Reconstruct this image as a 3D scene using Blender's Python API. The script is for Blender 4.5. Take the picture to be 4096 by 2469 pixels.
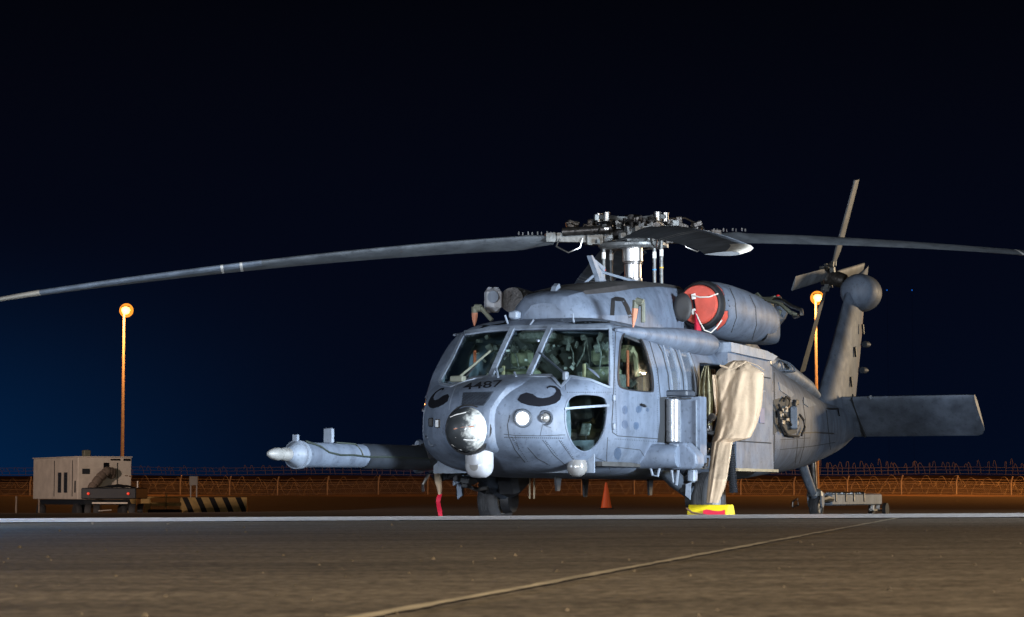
import bpy, bmesh, math, random
from math import sin, cos, pi, radians, sqrt, tan
from mathutils import Vector, Matrix
from mathutils.bvhtree import BVHTree
from mathutils.geometry import delaunay_2d_cdt
random.seed(7)
for o in list(bpy.data.objects): bpy.data.objects.remove(o)
scene = bpy.context.scene
COL = scene.collection

# ------------------------------------------------------------------ camera, sky, lights, exposure
FPX, CAMH, PITCH = 9443.2, 0.379, 0.0786602
cd = bpy.data.cameras.new('camera'); cam = bpy.data.objects.new('camera', cd); COL.objects.link(cam)
cd.sensor_width = 36.0; cd.lens = FPX / 4096 * 36; cd.clip_start = .1; cd.clip_end = 3000
cam.location = (0, 0, CAMH); cam.rotation_euler = (pi/2 + PITCH, 0, 0)
cd.dof.use_dof = True; cd.dof.focus_distance = 27.5; cd.dof.aperture_fstop = 26.0
scene.camera = cam

w = bpy.data.worlds.new('World'); scene.world = w; w.use_nodes = True
nt = w.node_tree; nt.nodes.clear()
tc = nt.nodes.new('ShaderNodeTexCoord'); sp = nt.nodes.new('ShaderNodeSeparateXYZ')
rp = nt.nodes.new('ShaderNodeValToRGB'); bg = nt.nodes.new('ShaderNodeBackground'); wo = nt.nodes.new('ShaderNodeOutputWorld')
nt.links.new(tc.outputs['Generated'], sp.inputs[0]); nt.links.new(sp.outputs['Z'], rp.inputs[0])
# blue glow painted into the sky low on the left, standing for lens flare
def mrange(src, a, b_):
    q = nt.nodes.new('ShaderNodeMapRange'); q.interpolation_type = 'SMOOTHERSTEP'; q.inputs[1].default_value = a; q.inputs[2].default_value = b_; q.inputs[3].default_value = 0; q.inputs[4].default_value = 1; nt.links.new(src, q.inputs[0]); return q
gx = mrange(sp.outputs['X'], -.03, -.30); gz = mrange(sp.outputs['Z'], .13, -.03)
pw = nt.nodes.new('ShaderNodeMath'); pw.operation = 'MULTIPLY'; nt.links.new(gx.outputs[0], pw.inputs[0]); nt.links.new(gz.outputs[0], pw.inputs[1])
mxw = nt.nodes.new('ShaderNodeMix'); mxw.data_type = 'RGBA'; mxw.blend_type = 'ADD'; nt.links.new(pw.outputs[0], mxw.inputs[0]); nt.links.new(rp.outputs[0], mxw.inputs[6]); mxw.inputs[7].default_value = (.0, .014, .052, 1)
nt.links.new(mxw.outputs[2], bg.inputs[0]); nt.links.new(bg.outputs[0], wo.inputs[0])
e = rp.color_ramp.elements
e[0].position = 0.0; e[0].color = (.0009, .0036, .0135, 1)
e[1].position = 1.0; e[1].color = (.0004, .0005, .0010, 1)
for p_, c_ in ((.03, (.0010, .0030, .0110, 1)), (.09, (.0012, .0023, .0078, 1)), (.17, (.0011, .0016, .0046, 1)), (.24, (.0006, .0008, .0018, 1))):
    n_ = e.new(p_); n_.color = c_
bg.inputs[1].default_value = 1.0

def area(name, loc, target, sx, sy, power, col, spread=180):
    l = bpy.data.lights.new(name, 'AREA'); l.shape = 'RECTANGLE'; l.size = sx; l.size_y = sy; l.energy = power; l.color = col; l.spread = radians(spread)
    o = bpy.data.objects.new(name, l); COL.objects.link(o); o.location = loc
    o.rotation_euler = (Vector(target) - Vector(loc)).to_track_quat('-Z', 'Y').to_euler(); return o
def point(name, loc, power, col, r=.15):
    l = bpy.data.lights.new(name, 'POINT'); l.energy = power; l.color = col; l.shadow_soft_size = r
    o = bpy.data.objects.new(name, l); COL.objects.link(o); o.location = loc; return o
area('apron_floodlight', (9.2, 20.3, 2.1), (.9, 24.6, 1.5), 2.2, 1.4, 1750, (.80, .90, 1.0), 128)
area('warm_floodlight', (27, 52, 4.5), (4.5, 35, 1.8), 3.0, 2.0, 3300, (1.0, .76, .48))
area('edge_floodlight', (7.5, 9.5, 1.1), (1.8, 12.6, .25), .5, .4, 240, (.80, .90, 1.0), 90)
area('ramp_floodlight', (3.5, -5, 3.4), (0, 6.0, 0), 1.2, .8, 1650, (1.0, .79, .55))
area('left_floodlight', (-12, 20, 2.0), (.8, 27, 1.2), .8, .6, 260, (.72, .84, 1.0))
area('front_fill_light', (-6.5, 4.0, 1.9), (.9, 27, 2.6), 1.6, 1.0, 330, (.84, .91, 1.0), 58)  # added fill, no visible source: evens out the helicopter's front
area('generator_floodlight', (-27, 52, 6.0), (-13, 90, 1.0), 1.5, 1.0, 5200, (1.0, .74, .60))
point('taxiway_light_glow', (-3.6, 9.0, .75), 230, (.10, .42, 1.0), .08)

scene.view_settings.view_transform = 'Standard'; scene.view_settings.look = 'None'
scene.view_settings.exposure = 0; scene.view_settings.gamma = 1; scene.view_settings.use_curve_mapping = False

# ------------------------------------------------------------------ materials
def mat(name, col, rough=.6, metal=0, noise=.0, nscale=6, bump=0, bscale=60, spec=.5, emit=None, es=0, stretch=None, coat=0, alpha=1, sheen=0):
    m = bpy.data.materials.new(name); m.use_nodes = True; t = m.node_tree; b = t.nodes['Principled BSDF']
    b.inputs['Base Color'].default_value = (*col, 1); b.inputs['Roughness'].default_value = rough; b.inputs['Metallic'].default_value = metal
    b.inputs['Specular IOR Level'].default_value = spec
    if coat: b.inputs['Coat Weight'].default_value = coat; b.inputs['Coat Roughness'].default_value = .1
    if emit: b.inputs['Emission Color'].default_value = (*emit, 1); b.inputs['Emission Strength'].default_value = es
    tcn = t.nodes.new('ShaderNodeTexCoord'); mp = t.nodes.new('ShaderNodeMapping'); t.links.new(tcn.outputs['Object'], mp.inputs[0])
    if stretch: mp.inputs['Scale'].default_value = stretch
    if noise:
        n = t.nodes.new('ShaderNodeTexNoise'); n.inputs['Scale'].default_value = nscale; n.inputs['Detail'].default_value = 7; n.inputs['Roughness'].default_value = .62
        t.links.new(mp.outputs[0], n.inputs['Vector'])
        r = t.nodes.new('ShaderNodeValToRGB'); r.color_ramp.elements[0].position = .32; r.color_ramp.elements[1].position = .68
        r.color_ramp.elements[0].color = (*[c*(1-noise) for c in col], 1); r.color_ramp.elements[1].color = (*[min(1, c*(1+noise*.8)) for c in col], 1)
        t.links.new(n.outputs[0], r.inputs[0]); t.links.new(r.outputs[0], b.inputs['Base Color'])
        r2 = t.nodes.new('ShaderNodeMapRange'); r2.inputs[3].default_value = max(.05, rough-.12); r2.inputs[4].default_value = min(1, rough+.12)
        t.links.new(n.outputs[0], r2.inputs[0]); t.links.new(r2.outputs[0], b.inputs['Roughness'])
    if bump:
        n2 = t.nodes.new('ShaderNodeTexNoise'); n2.inputs['Scale'].default_value = bscale; n2.inputs['Detail'].default_value = 5
        t.links.new(mp.outputs[0], n2.inputs['Vector'])
        bp = t.nodes.new('ShaderNodeBump'); bp.inputs['Strength'].default_value = bump; bp.inputs['Distance'].default_value = .02
        t.links.new(n2.outputs[0], bp.inputs['Height']); t.links.new(bp.outputs[0], b.inputs['Normal'])
    return m
def glass_mat(name, tint, f=.08, rough=.02):
    m = bpy.data.materials.new(name); m.use_nodes = True; t = m.node_tree; t.nodes.clear()
    o = t.nodes.new('ShaderNodeOutputMaterial'); mx = t.nodes.new('ShaderNodeMixShader'); tr = t.nodes.new('ShaderNodeBsdfTransparent')
    gl = t.nodes.new('ShaderNodeBsdfGlossy'); lw = t.nodes.new('ShaderNodeLayerWeight'); lw.inputs[0].default_value = .5; fr = t.nodes.new('ShaderNodeMath'); fr.operation = 'POWER'; fr.inputs[1].default_value = 4.5; t.links.new(lw.outputs['Facing'], fr.inputs[0])
    ad = t.nodes.new('ShaderNodeMath'); ad.operation = 'ADD'; ad.inputs[1].default_value = f; ad.use_clamp = True
    n = t.nodes.new('ShaderNodeTexNoise'); n.inputs['Scale'].default_value = 9; n.inputs['Detail'].default_value = 6
    r2 = t.nodes.new('ShaderNodeMapRange'); r2.inputs[1].default_value = .35; r2.inputs[2].default_value = .75; r2.inputs[3].default_value = rough; r2.inputs[4].default_value = rough+.12
    t.links.new(n.outputs[0], r2.inputs[0]); t.links.new(r2.outputs[0], gl.inputs['Roughness'])
    tr.inputs[0].default_value = (*tint, 1)
    t.links.new(fr.outputs[0], ad.inputs[0]); t.links.new(ad.outputs[0], mx.inputs[0])
    t.links.new(tr.outputs[0], mx.inputs[1]); t.links.new(gl.outputs[0], mx.inputs[2]); t.links.new(mx.outputs[0], o.inputs[0]); return m
def paint(name, col, rough=.42, dark=.55):
    """worn military paint: broad cloudy tone, vertical dirt streaks, small dark stains"""
    m = bpy.data.materials.new(name); m.use_nodes = True; t = m.node_tree; b = t.nodes['Principled BSDF']; L = t.links.new
    tcn = t.nodes.new('ShaderNodeTexCoord')
    def noise(scale, sc=(1, 1, 1), det=6):
        mp = t.nodes.new('ShaderNodeMapping'); mp.inputs['Scale'].default_value = sc; L(tcn.outputs['Object'], mp.inputs[0])
        n = t.nodes.new('ShaderNodeTexNoise'); n.inputs['Scale'].default_value = scale; n.inputs['Detail'].default_value = det; n.inputs['Roughness'].default_value = .6
        L(mp.outputs[0], n.inputs['Vector']); return n.outputs[0]
    def ramp(src, a, b_, c0, c1):
        r = t.nodes.new('ShaderNodeValToRGB'); r.color_ramp.elements[0].position = a; r.color_ramp.elements[1].position = b_
        r.color_ramp.elements[0].color = (*c0, 1); r.color_ramp.elements[1].color = (*c1, 1); L(src, r.inputs[0]); return r.outputs[0]
    def mul(a, b_):
        x = t.nodes.new('ShaderNodeMix'); x.data_type = 'RGBA'; x.blend_type = 'MULTIPLY'; x.inputs[0].default_value = 1; L(a, x.inputs[6]); L(b_, x.inputs[7]); return x.outputs[2]
    base = ramp(noise(2.6), .34, .66, [c*.74 for c in col], [c*1.18 for c in col])
    st = ramp(noise(6, (1, 1, .16)), .34, .56, (.68, .68, .70), (1, 1, 1))
    sm = ramp(noise(22), .30, .42, (dark, dark, dark), (1, 1, 1))
    L(mul(mul(base, st), sm), b.inputs['Base Color'])
    mr = t.nodes.new('ShaderNodeMapRange'); mr.inputs[3].default_value = rough-.1; mr.inputs[4].default_value = rough+.2; L(noise(7), mr.inputs[0]); L(mr.outputs[0], b.inputs['Roughness'])
    bp = t.nodes.new('ShaderNodeBump'); bp.inputs['Strength'].default_value = .12; bp.inputs['Distance'].default_value = .01; L(noise(9), bp.inputs['Height']); L(bp.outputs[0], b.inputs['Normal'])
    return m
M = {}
M['paint'] = paint('grey_paint', (.125, .160, .222), .54)
M['paint2'] = paint('lighter_grey_paint', (.20, .245, .315), .5)
M['paintd'] = paint('dark_grey_paint', (.055, .072, .10), .55)
M['blade'] = paint('blade_paint', (.14, .16, .185), .5)
M['black'] = mat('black_rubber_paint', (.012, .013, .016), .55, noise=.4, nscale=12)
M['mark'] = mat('black_marking_paint', (.005, .006, .010), .9, spec=.15)
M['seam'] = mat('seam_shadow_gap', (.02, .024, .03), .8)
M['tyre'] = mat('tyre_rubber', (.030, .032, .037), .75, noise=.3, nscale=20, bump=.2)
M['rim'] = paint('wheel_rim_paint', (.28, .29, .29))
M['steel'] = mat('worn_steel', (.42, .41, .40), .32, 1, noise=.25, nscale=10)
M['chrome'] = mat('polished_mast_metal', (.80, .77, .75), .36, 1, noise=.05, nscale=5)
M['hub'] = mat('oily_dark_metal', (.06, .056, .055), .38, .6, noise=.5, nscale=18, bump=.3, bscale=40)
M['hub2'] = mat('grey_hub_metal', (.16, .17, .175), .4, .35, noise=.35, nscale=14, bump=.2, bscale=30)
M['glass'] = glass_mat('canopy_glass', (.82, .9, .88), .055)
M['glass2'] = glass_mat('gunner_window_plastic', (.85, .9, .95), .28, .12)
def hazy_plastic():
    m = glass_mat('hazy_window_plastic', (.85, .9, .95), .2, .12); t = m.node_tree; mx = [n for n in t.nodes if n.type == 'MIX_SHADER'][0]; tr = [n for n in t.nodes if n.type == 'BSDF_TRANSPARENT'][0]
    df = t.nodes.new('ShaderNodeBsdfDiffuse'); df.inputs[0].default_value = (.26, .32, .42, 1); m2 = t.nodes.new('ShaderNodeMixShader'); m2.inputs[0].default_value = .38
    t.links.new(tr.outputs[0], m2.inputs[1]); t.links.new(df.outputs[0], m2.inputs[2]); t.links.new(m2.outputs[0], mx.inputs[1]); return m
M['glass2'] = hazy_plastic()
M['lens'] = mat('lamp_lens_glass', (.5, .5, .5), .1, .6, coat=1)
M['lit'] = mat('lit_lamp_lens', (1, 1, 1), .3, emit=(1, .97, .9), es=9)
def radome_mat():
    m = bpy.data.materials.new('mottled_radome'); m.use_nodes = True; t = m.node_tree; b = t.nodes['Principled BSDF']; L = t.links.new
    tcn = t.nodes.new('ShaderNodeTexCoord'); sx = t.nodes.new('ShaderNodeSeparateXYZ'); L(tcn.outputs['Object'], sx.inputs[0])
    n = t.nodes.new('ShaderNodeTexNoise'); n.inputs['Scale'].default_value = 13; n.inputs['Detail'].default_value = 8; n.inputs['Roughness'].default_value = .7; L(tcn.outputs['Object'], n.inputs['Vector'])
    a = t.nodes.new('ShaderNodeMath'); a.operation = 'MULTIPLY_ADD'; a.inputs[1].default_value = 2.0; a.inputs[2].default_value = -.02; L(sx.outputs['Y'], a.inputs[0])
    c = t.nodes.new('ShaderNodeMath'); c.operation = 'ADD'; L(a.outputs[0], c.inputs[0]); L(n.outputs[0], c.inputs[1])
    r = t.nodes.new('ShaderNodeValToRGB'); r.color_ramp.elements[0].position = .42; r.color_ramp.elements[1].position = .74; r.color_ramp.elements[0].color = (.035, .04, .045, 1); r.color_ramp.elements[1].color = (.60, .62, .60, 1)  # pale to port, mottled dark towards starboard
    L(c.outputs[0], r.inputs[0]); L(r.outputs[0], b.inputs['Base Color']); b.inputs['Roughness'].default_value = .42; b.inputs['Coat Weight'].default_value = .25; b.inputs['Coat Roughness'].default_value = .08; return m
M['radome'] = radome_mat()
M['interior'] = mat('dark_cockpit_interior', (.05, .052, .054), .7, noise=.4, nscale=10)
M['seat'] = mat('olive_seat_cloth', (.24, .245, .18), .85, noise=.4, nscale=8, bump=.4, bscale=25)
M['seatt'] = mat('tan_seat_cloth', (.42, .34, .22), .85, noise=.2)
M['gadget'] = mat('instrument_grey', (.15, .155, .155), .45, noise=.7, nscale=30)
M['shade'] = mat('orange_sun_shade', (.55, .13, .06), .7)
M['canvas'] = mat('tan_canvas', (.46, .35, .245), .95, spec=.1, noise=.12, nscale=4, bump=.55, bscale=11)
M['khaki'] = mat('khaki_cloth', (.30, .275, .17), .9, noise=.4, nscale=6, bump=.4, bscale=18)
M['brown'] = mat('brown_cloth', (.15, .085, .05), .9, noise=.35, nscale=9)
M['redcov'] = mat('red_engine_cover', (.50, .075, .05), .6, noise=.18, nscale=7, bump=.2, bscale=14)
M['ribbon'] = mat('red_ribbon', (.62, .01, .045), .55, noise=.1)
M['rope'] = mat('pale_rope', (.6, .57, .52), .8)
M['white'] = mat('white_paint', (.75, .75, .74), .5, noise=.15)
M['yellow'] = mat('yellow_chock_paint', (.72, .58, .015), .5, noise=.12, nscale=9)
M['orange'] = mat('orange_cone_plastic', (.75, .11, .02), .55)
M['rust'] = mat('salmon_pitot_cover', (.50, .21, .13), .75)
M['olive'] = mat('olive_metal', (.13, .14, .11), .6, noise=.2)
M['cream'] = mat('cream_sheet_metal', (.60, .56, .50), .6, noise=.15, nscale=2.5)
M['dkmetal'] = mat('dark_vehicle_metal', (.014, .02, .03), .6, noise=.3)
M['duct'] = mat('tan_duct_hose', (.15, .12, .10), .85, noise=.3)
M['redlamp'] = mat('red_tail_lamp', (.6, .02, .01), .4, emit=(1, .06, .02), es=.55)
M['pole'] = mat('galvanised_pole', (.45, .43, .40), .5, .2, noise=.2)
M['sodium'] = mat('sodium_lamp_globe', (1, .6, .2), .3, emit=(1, .50, .11), es=5)
M['sodium2'] = mat('sodium_halo', (0, 0, 0), 1, spec=0, emit=(1, .30, .03), es=1.5)
M['concrete'] = mat('barrier_concrete', (.22, .19, .15), .85, noise=.3, nscale=3, bump=.2)
M['byellow'] = mat('barrier_yellow_stripe', (.62, .42, .16), .8, noise=.25, nscale=4)
M['bblack'] = mat('barrier_black_stripe', (.012, .012, .014), .8)
M['wire'] = mat('galvanised_wire', (.34, .31, .27), .6, .1)
M['cable'] = mat('dark_green_cable', (.02, .03, .025), .6)
M['bluep'] = mat('blue_placard', (.04, .08, .22), .5)
M['tapeb'] = mat('blue_tape', (.05, .30, .75), .5)
M['tapey'] = mat('yellow_tape', (.75, .45, .02), .5)
M['taper'] = mat('red_tape', (.6, .03, .03), .5)

# ------------------------------------------------------------------ mesh helpers
class MB:
    def __init__(s): s.v = []; s.f = []
    def add(s, vs, fs):
        n = len(s.v); s.v += [tuple(v) for v in vs]; s.f += [tuple(i+n for i in f) for f in fs]; return s
    def box(s, c, d, rot=None, bev=0):
        hx, hy, hz = d[0]/2, d[1]/2, d[2]/2; R = rot or Matrix.Identity(3); c = Vector(c)
        if bev <= 0:
            vs = [c + R @ Vector((x*hx, y*hy, z*hz)) for x in (-1, 1) for y in (-1, 1) for z in (-1, 1)]
            return s.add(vs, [(0, 1, 3, 2), (4, 6, 7, 5), (0, 4, 5, 1), (2, 3, 7, 6), (0, 2, 6, 4), (1, 5, 7, 3)])
        b = min(bev, hx*.9, hy*.9, hz*.9); vs = []; 
        lay = [(-hz, b), (-hz+b, 0), (hz-b, 0), (hz, b)]
        for z, i in lay:
            ax, ay = hx-i, hy-i
            for x, y in ((ax-b, ay), (-ax+b, ay), (-ax, ay-b), (-ax, -ay+b), (-ax+b, -ay), (ax-b, -ay), (ax, -ay+b), (ax, ay-b)):
                vs.append(c + R @ Vector((x, y, z)))
        fs = [tuple(range(7, -1, -1)), tuple(range(24, 32))]
        for k in range(3):
            for j in range(8): a = k*8+j; a2 = k*8+(j+1) % 8; fs.append((a, a2, a2+8, a+8))
        return s.add(vs, fs)
    def ring(s, cs, cap=True):
        """cs = list of rings (equal length lists of points)"""
        n = len(cs[0]); vs = [p for r in cs for p in r]; fs = []
        for k in range(len(cs)-1):
            for j in range(n): fs.append((k*n+j, k*n+(j+1) % n, (k+1)*n+(j+1) % n, (k+1)*n+j))
        if cap: fs.append(tuple(range(n-1, -1, -1))); fs.append(tuple(range((len(cs)-1)*n, len(cs)*n)))
        return s.add(vs, fs)
    def tube(s, pts, r, n=8, cap=True):
        pts = [Vector(p) for p in pts]; rr = r if isinstance(r, (list, tuple)) else [r]*len(pts); rings = []; up = None
        for i, p in enumerate(pts):
            d = (pts[min(i+1, len(pts)-1)] - pts[max(i-1, 0)]).normalized()
            if up is None: up = Vector((0, 0, 1)) if abs(d.z) < .9 else Vector((1, 0, 0))
            a = d.cross(up).normalized(); b = d.cross(a).normalized(); up = -b
            rings.append([p + a*cos(2*pi*k/n)*rr[i] + b*sin(2*pi*k/n)*rr[i] for k in range(n)])
        return s.ring(rings, cap)
    def lathe(s, c, axis, prof, n=24, cap=False, sy=1):
        """prof list of (t along axis, r)"""
        c = Vector(c); d = Vector(axis).normalized(); up = Vector((0, 0, 1)) if abs(d.z) < .9 else Vector((1, 0, 0))
        a = d.cross(up).normalized(); b = a.cross(d).normalized()
        return s.ring([[c + d*t + a*cos(2*pi*k/n)*r + b*sin(2*pi*k/n)*r*sy for k in range(n)] for t, r in prof], cap)
    def prism(s, poly, o, e1, e2, ext):
        """poly in (e1,e2) plane extruded along ext"""
        o, e1, e2, ext = map(Vector, (o, e1, e2, ext)); n = len(poly)
        vs = [o + e1*p[0] + e2*p[1] for p in poly]; vs += [v + ext for v in vs]
        fs = [tuple(range(n-1, -1, -1)), tuple(range(n, 2*n))] + [(i, (i+1) % n, (i+1) % n+n, i+n) for i in range(n)]
        return s.add(vs, fs)
    def build(s, name, m, parent=None, smooth=True, ang=35, fix=True):
        me = bpy.data.meshes.new(name); me.from_pydata(s.v, [], s.f); me.update()
        if fix:
            bm = bmesh.new(); bm.from_mesh(me); bmesh.ops.recalc_face_normals(bm, faces=bm.faces); bm.to_mesh(me); bm.free()
        return link(name, me, m, parent, smooth, ang)
def link(name, me, m, parent=None, smooth=True, ang=35):
    if m: me.materials.append(m)
    if smooth:
        me.polygons.foreach_set('use_smooth', [True]*len(me.polygons)); me.update()
        try: me.set_sharp_from_angle(angle=radians(ang))
        except Exception: pass
    o = bpy.data.objects.new(name, me); COL.objects.link(o)
    if parent: o.parent = parent
    return o
def empty(name, loc=(0, 0, 0), rz=0):
    o = bpy.data.objects.new(name, None); COL.objects.link(o); o.location = loc; o.rotation_euler = (0, 0, rz); o.empty_display_size = .2; return o
def tag(o, label=None, cat=None, group=None, kind=None):
    if label: o['label'] = label
    if cat: o['category'] = cat
    if group: o['group'] = group
    if kind: o['kind'] = kind
    return o
def copy_tree(o, parent=None):
    c = o.copy(); COL.objects.link(c); c.parent = parent
    for ch in list(o.children): copy_tree(ch, c)
    return c
def lerp(a, b, t): return a + (b-a)*t
def interp(tab, x):
    """tab sorted ascending by [0]; smooth (catmull) interpolation of the remaining columns"""
    if x <= tab[0][0]: return tab[0][1:]
    if x >= tab[-1][0]: return tab[-1][1:]
    for i in range(len(tab)-1):
        if tab[i][0] <= x <= tab[i+1][0]: break
    p1, p2 = tab[i], tab[i+1]; p0 = tab[i-1] if i else p1; p3 = tab[i+2] if i+2 < len(tab) else p2
    h = p2[0]-p1[0]; t = (x-p1[0])/h; out = []
    for k in range(1, len(p1)):
        def m_(a, b, c):
            d1 = (b[k]-a[k])/(b[0]-a[0]) if b[0] != a[0] else 0; d2 = (c[k]-b[k])/(c[0]-b[0]) if c[0] != b[0] else 0
            return 0 if d1*d2 <= 0 else 2*d1*d2/(d1+d2)
        m1 = m_(p0, p1, p2) if i else (p2[k]-p1[k])/h; m2 = m_(p1, p2, p3) if i+2 < len(tab) else (p2[k]-p1[k])/h
        out.append((2*t**3-3*t*t+1)*p1[k] + (t**3-2*t*t+t)*h*m1 + (-2*t**3+3*t*t)*p2[k] + (t**3-t*t)*h*m2)
    return out

# ------------------------------------------------------------------ the air / terrain / ground
def ground_z(X, Y):
    def ss(a, b, x): t = max(0, min(1, (x-a)/(b-a))); return t*t*(3-2*t)
    near = CAMH - .118 + .0052*max(-9, min(9, X))
    z = near*(1-ss(12.9, 17.5, Y))
    left = ss(-2, -10, X) if X < -2 else 0
    left = max(0, min(1, (-X-3)/8)); left = left*left*(3-2*left)
    dip = -.50*left - .06*(1-left)
    z += dip*ss(48, 86, Y)*(1-ss(118, 160, Y))
    z += .34*ss(120, 184, Y)
    z += 1.9*ss(205, 232, Y) - 1.0*ss(240, 300, Y)
    z += .06*sin(X*.31+1)*sin(Y*.09)*ss(140, 175, Y)
    return z
def grid_sheet(name, xs, ys, m, off=0.0):
    vs = [(x, y, ground_z(x, y)+off) for y in ys for x in xs]; nx = len(xs)
    fs = [(j*nx+i, j*nx+i+1, (j+1)*nx+i+1, (j+1)*nx+i) for j in range(len(ys)-1) for i in range(nx-1)]
    return MB().add(vs, fs).build(name, m, fix=False)
def asphalt_mat():
    m = bpy.data.materials.new('worn_apron_surface'); m.use_nodes = True; t = m.node_tree; b = t.nodes['Principled BSDF']; L = t.links.new
    g = t.nodes.new('ShaderNodeNewGeometry')
    def nz(scale, sc=(1, 1, 1), det=8, r=.65):
        mp = t.nodes.new('ShaderNodeMapping'); mp.inputs['Scale'].default_value = sc; L(g.outputs['Position'], mp.inputs[0])
        n = t.nodes.new('ShaderNodeTexNoise'); n.inputs['Scale'].default_value = scale; n.inputs['Detail'].default_value = det; n.inputs['Roughness'].default_value = r; L(mp.outputs[0], n.inputs['Vector']); return n.outputs[0]
    def ramp(src, a, b_, c0, c1):
        r = t.nodes.new('ShaderNodeValToRGB'); r.color_ramp.elements[0].position = a; r.color_ramp.elements[1].position = b_
        r.color_ramp.elements[0].color = (*c0, 1); r.color_ramp.elements[1].color = (*c1, 1); L(src, r.inputs[0]); return r.outputs[0]
    def mul(a, b_):
        x = t.nodes.new('ShaderNodeMix'); x.data_type = 'RGBA'; x.blend_type = 'MULTIPLY'; x.inputs[0].default_value = 1; L(a, x.inputs[6]); L(b_, x.inputs[7]); return x.outputs[2]
    c = ramp(nz(55), .36, .64, (.075, .065, .05), (.29, .255, .20))
    c = mul(c, ramp(nz(2.2, (.35, 1.6, 1)), .35, .62, (.62, .62, .62), (1.05, 1.05, 1.05)))
    c = mul(c, ramp(nz(14, (.25, 1, 1)), .38, .56, (.72, .72, .72), (1, 1, 1)))
    L(c, b.inputs['Base Color']); b.inputs['Roughness'].default_value = .8; b.inputs['Specular IOR Level'].default_value = .25
    bp = t.nodes.new('ShaderNodeBump'); bp.inputs['Strength'].default_value = .5; bp.inputs['Distance'].default_value = .006; L(nz(70, det=5), bp.inputs['Height']); L(bp.outputs[0], b.inputs['Normal'])
    return m
def dirt_mat():
    return mat('sandy_ground', (.15, .10, .065), .95, noise=.6, nscale=.22, bump=.3, bscale=3, stretch=(1, .25, 1))
M['apron'] = asphalt_mat(); M['dirt'] = dirt_mat()
xs1 = [-1500, -500, -200, -120, -80] + [-60+i*2 for i in range(26)] + [-8+i*.5 for i in range(33)] + [10+i*2 for i in range(26)] + [80, 120, 200, 500, 1500]
ys1 = [-25, -15, -8, -4, -2, 0, 1, 2, 3, 4, 6, 8, 10, 11, 12, 12.5, 12.9, 13.2, 13.5, 13.9, 14.3, 14.8, 15.4, 16, 16.6, 17.2, 17.6, 19, 22, 26, 32, 40, 48, 56, 64, 72, 80, 88, 96, 104, 112, 120, 128]
tag(grid_sheet('apron', xs1, [y for y in ys1 if y <= 17.6], M['apron']), kind='structure')
M['tarmac'] = mat('dark_tarmac', (.026, .021, .019), .9, noise=.35, nscale=.8, bump=.3, bscale=30, stretch=(1, .4, 1))
tag(grid_sheet('taxiway', xs1, [y for y in ys1 if y >= 17.6] + [134, 140, 146, 152, 158, 164], M['tarmac']), kind='structure')
xs2 = [-1500, -600, -260, -130] + [-90+i*3 for i in range(61)] + [130, 260, 600, 1500]
ys2 = [164, 170, 176, 180, 184, 188, 194, 200, 206, 212, 218, 224, 228, 232, 236, 244, 256, 280, 300, 600, 1500, 2600]
tag(grid_sheet('ground', xs2, ys2, M['dirt']), kind='structure')
tag(MB().add([(-1500, -300, -1.2), (1500, -300, -1.2), (1500, 135, -1.2), (-1500, 135, -1.2)], [(0, 1, 2, 3)]).build('terrain', M['dirt'], fix=False), kind='structure')
xl = [-14+i*.4 for i in range(71)]
def ribbon(name, m, pts, wid, off, fr=None):
    vs = []; fs = []
    for i, (x, y) in enumerate(pts):
        a = pts[max(0, i-1)]; b_ = pts[min(len(pts)-1, i+1)]; dx, dy = b_[0]-a[0], b_[1]-a[1]; l = sqrt(dx*dx+dy*dy); nx, ny = -dy/l*wid/2, dx/l*wid/2
        k = 1 + (random.uniform(-fr, fr) if fr else 0)
        for s_ in (-1, 1): vs.append((x+s_*nx*k, y+s_*ny*k, ground_z(x+s_*nx*k, y+s_*ny*k)+off))
        if i: fs.append((2*i-2, 2*i-1, 2*i+1, 2*i))
    return MB().add(vs, fs).build(name, m, fix=False)
M['line'] = mat('white_band_surface', (.78, .79, .82), .55, noise=.25, nscale=3, stretch=(.5, 2, 1), bump=.3, bscale=70)
tag(ribbon('white_band', M['line'], [(x, 11.85) for x in xl], 2.0, .004, .03), kind='structure')  # white band across the pavement just before the crest
M['joint'] = mat('pale_joint_sealant', (.46, .41, .30), .8, noise=.5, nscale=7)
pts = []
for i in range(150):
    f = i/149; y = 1.6+f*10.2; pts.append((-.29 + (y-1.6)*.222 + .0012*sin(i*.4)+random.uniform(-.0012, .0012), y))
tag(ribbon('crack_filler', M['joint'], pts, .020, .003, .35), kind='structure')
# loose stones on the near pavement
mb = MB()
for i in range(300):
    y = 2.1 + 10*random.random()**1.3; x = random.uniform(-.24, .24)*y*1.0; r = random.choice([.0012, .0016, .002, .0026, .0032, .005])*random.uniform(.7, 1.2)*(1+y*.05)
    z = ground_z(x, y)
    a = random.uniform(0, 6.3); vs = []
    for dx, dy, dz in ((1, 0, 0), (.2, .9, .1), (-.9, .3, 0), (-.4, -.8, .1), (.6, -.7, 0), (.3, .1, .9), (-.3, -.1, .8)):
        vs.append((x+r*(dx*cos(a)-dy*sin(a)), y+r*(dx*sin(a)+dy*cos(a)), z-.0005+r*dz*random.uniform(.8, 1.2)))
    mb.add(vs, [(0, 1, 5), (1, 6, 5), (1, 2, 6), (2, 3, 6), (3, 4, 5), (3, 5, 6), (4, 0, 5)])
tag(mb.build('gravel', mat('loose_stone', (.12, .10, .075), .9, noise=.7, nscale=40), smooth=False), kind='stuff')

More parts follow.
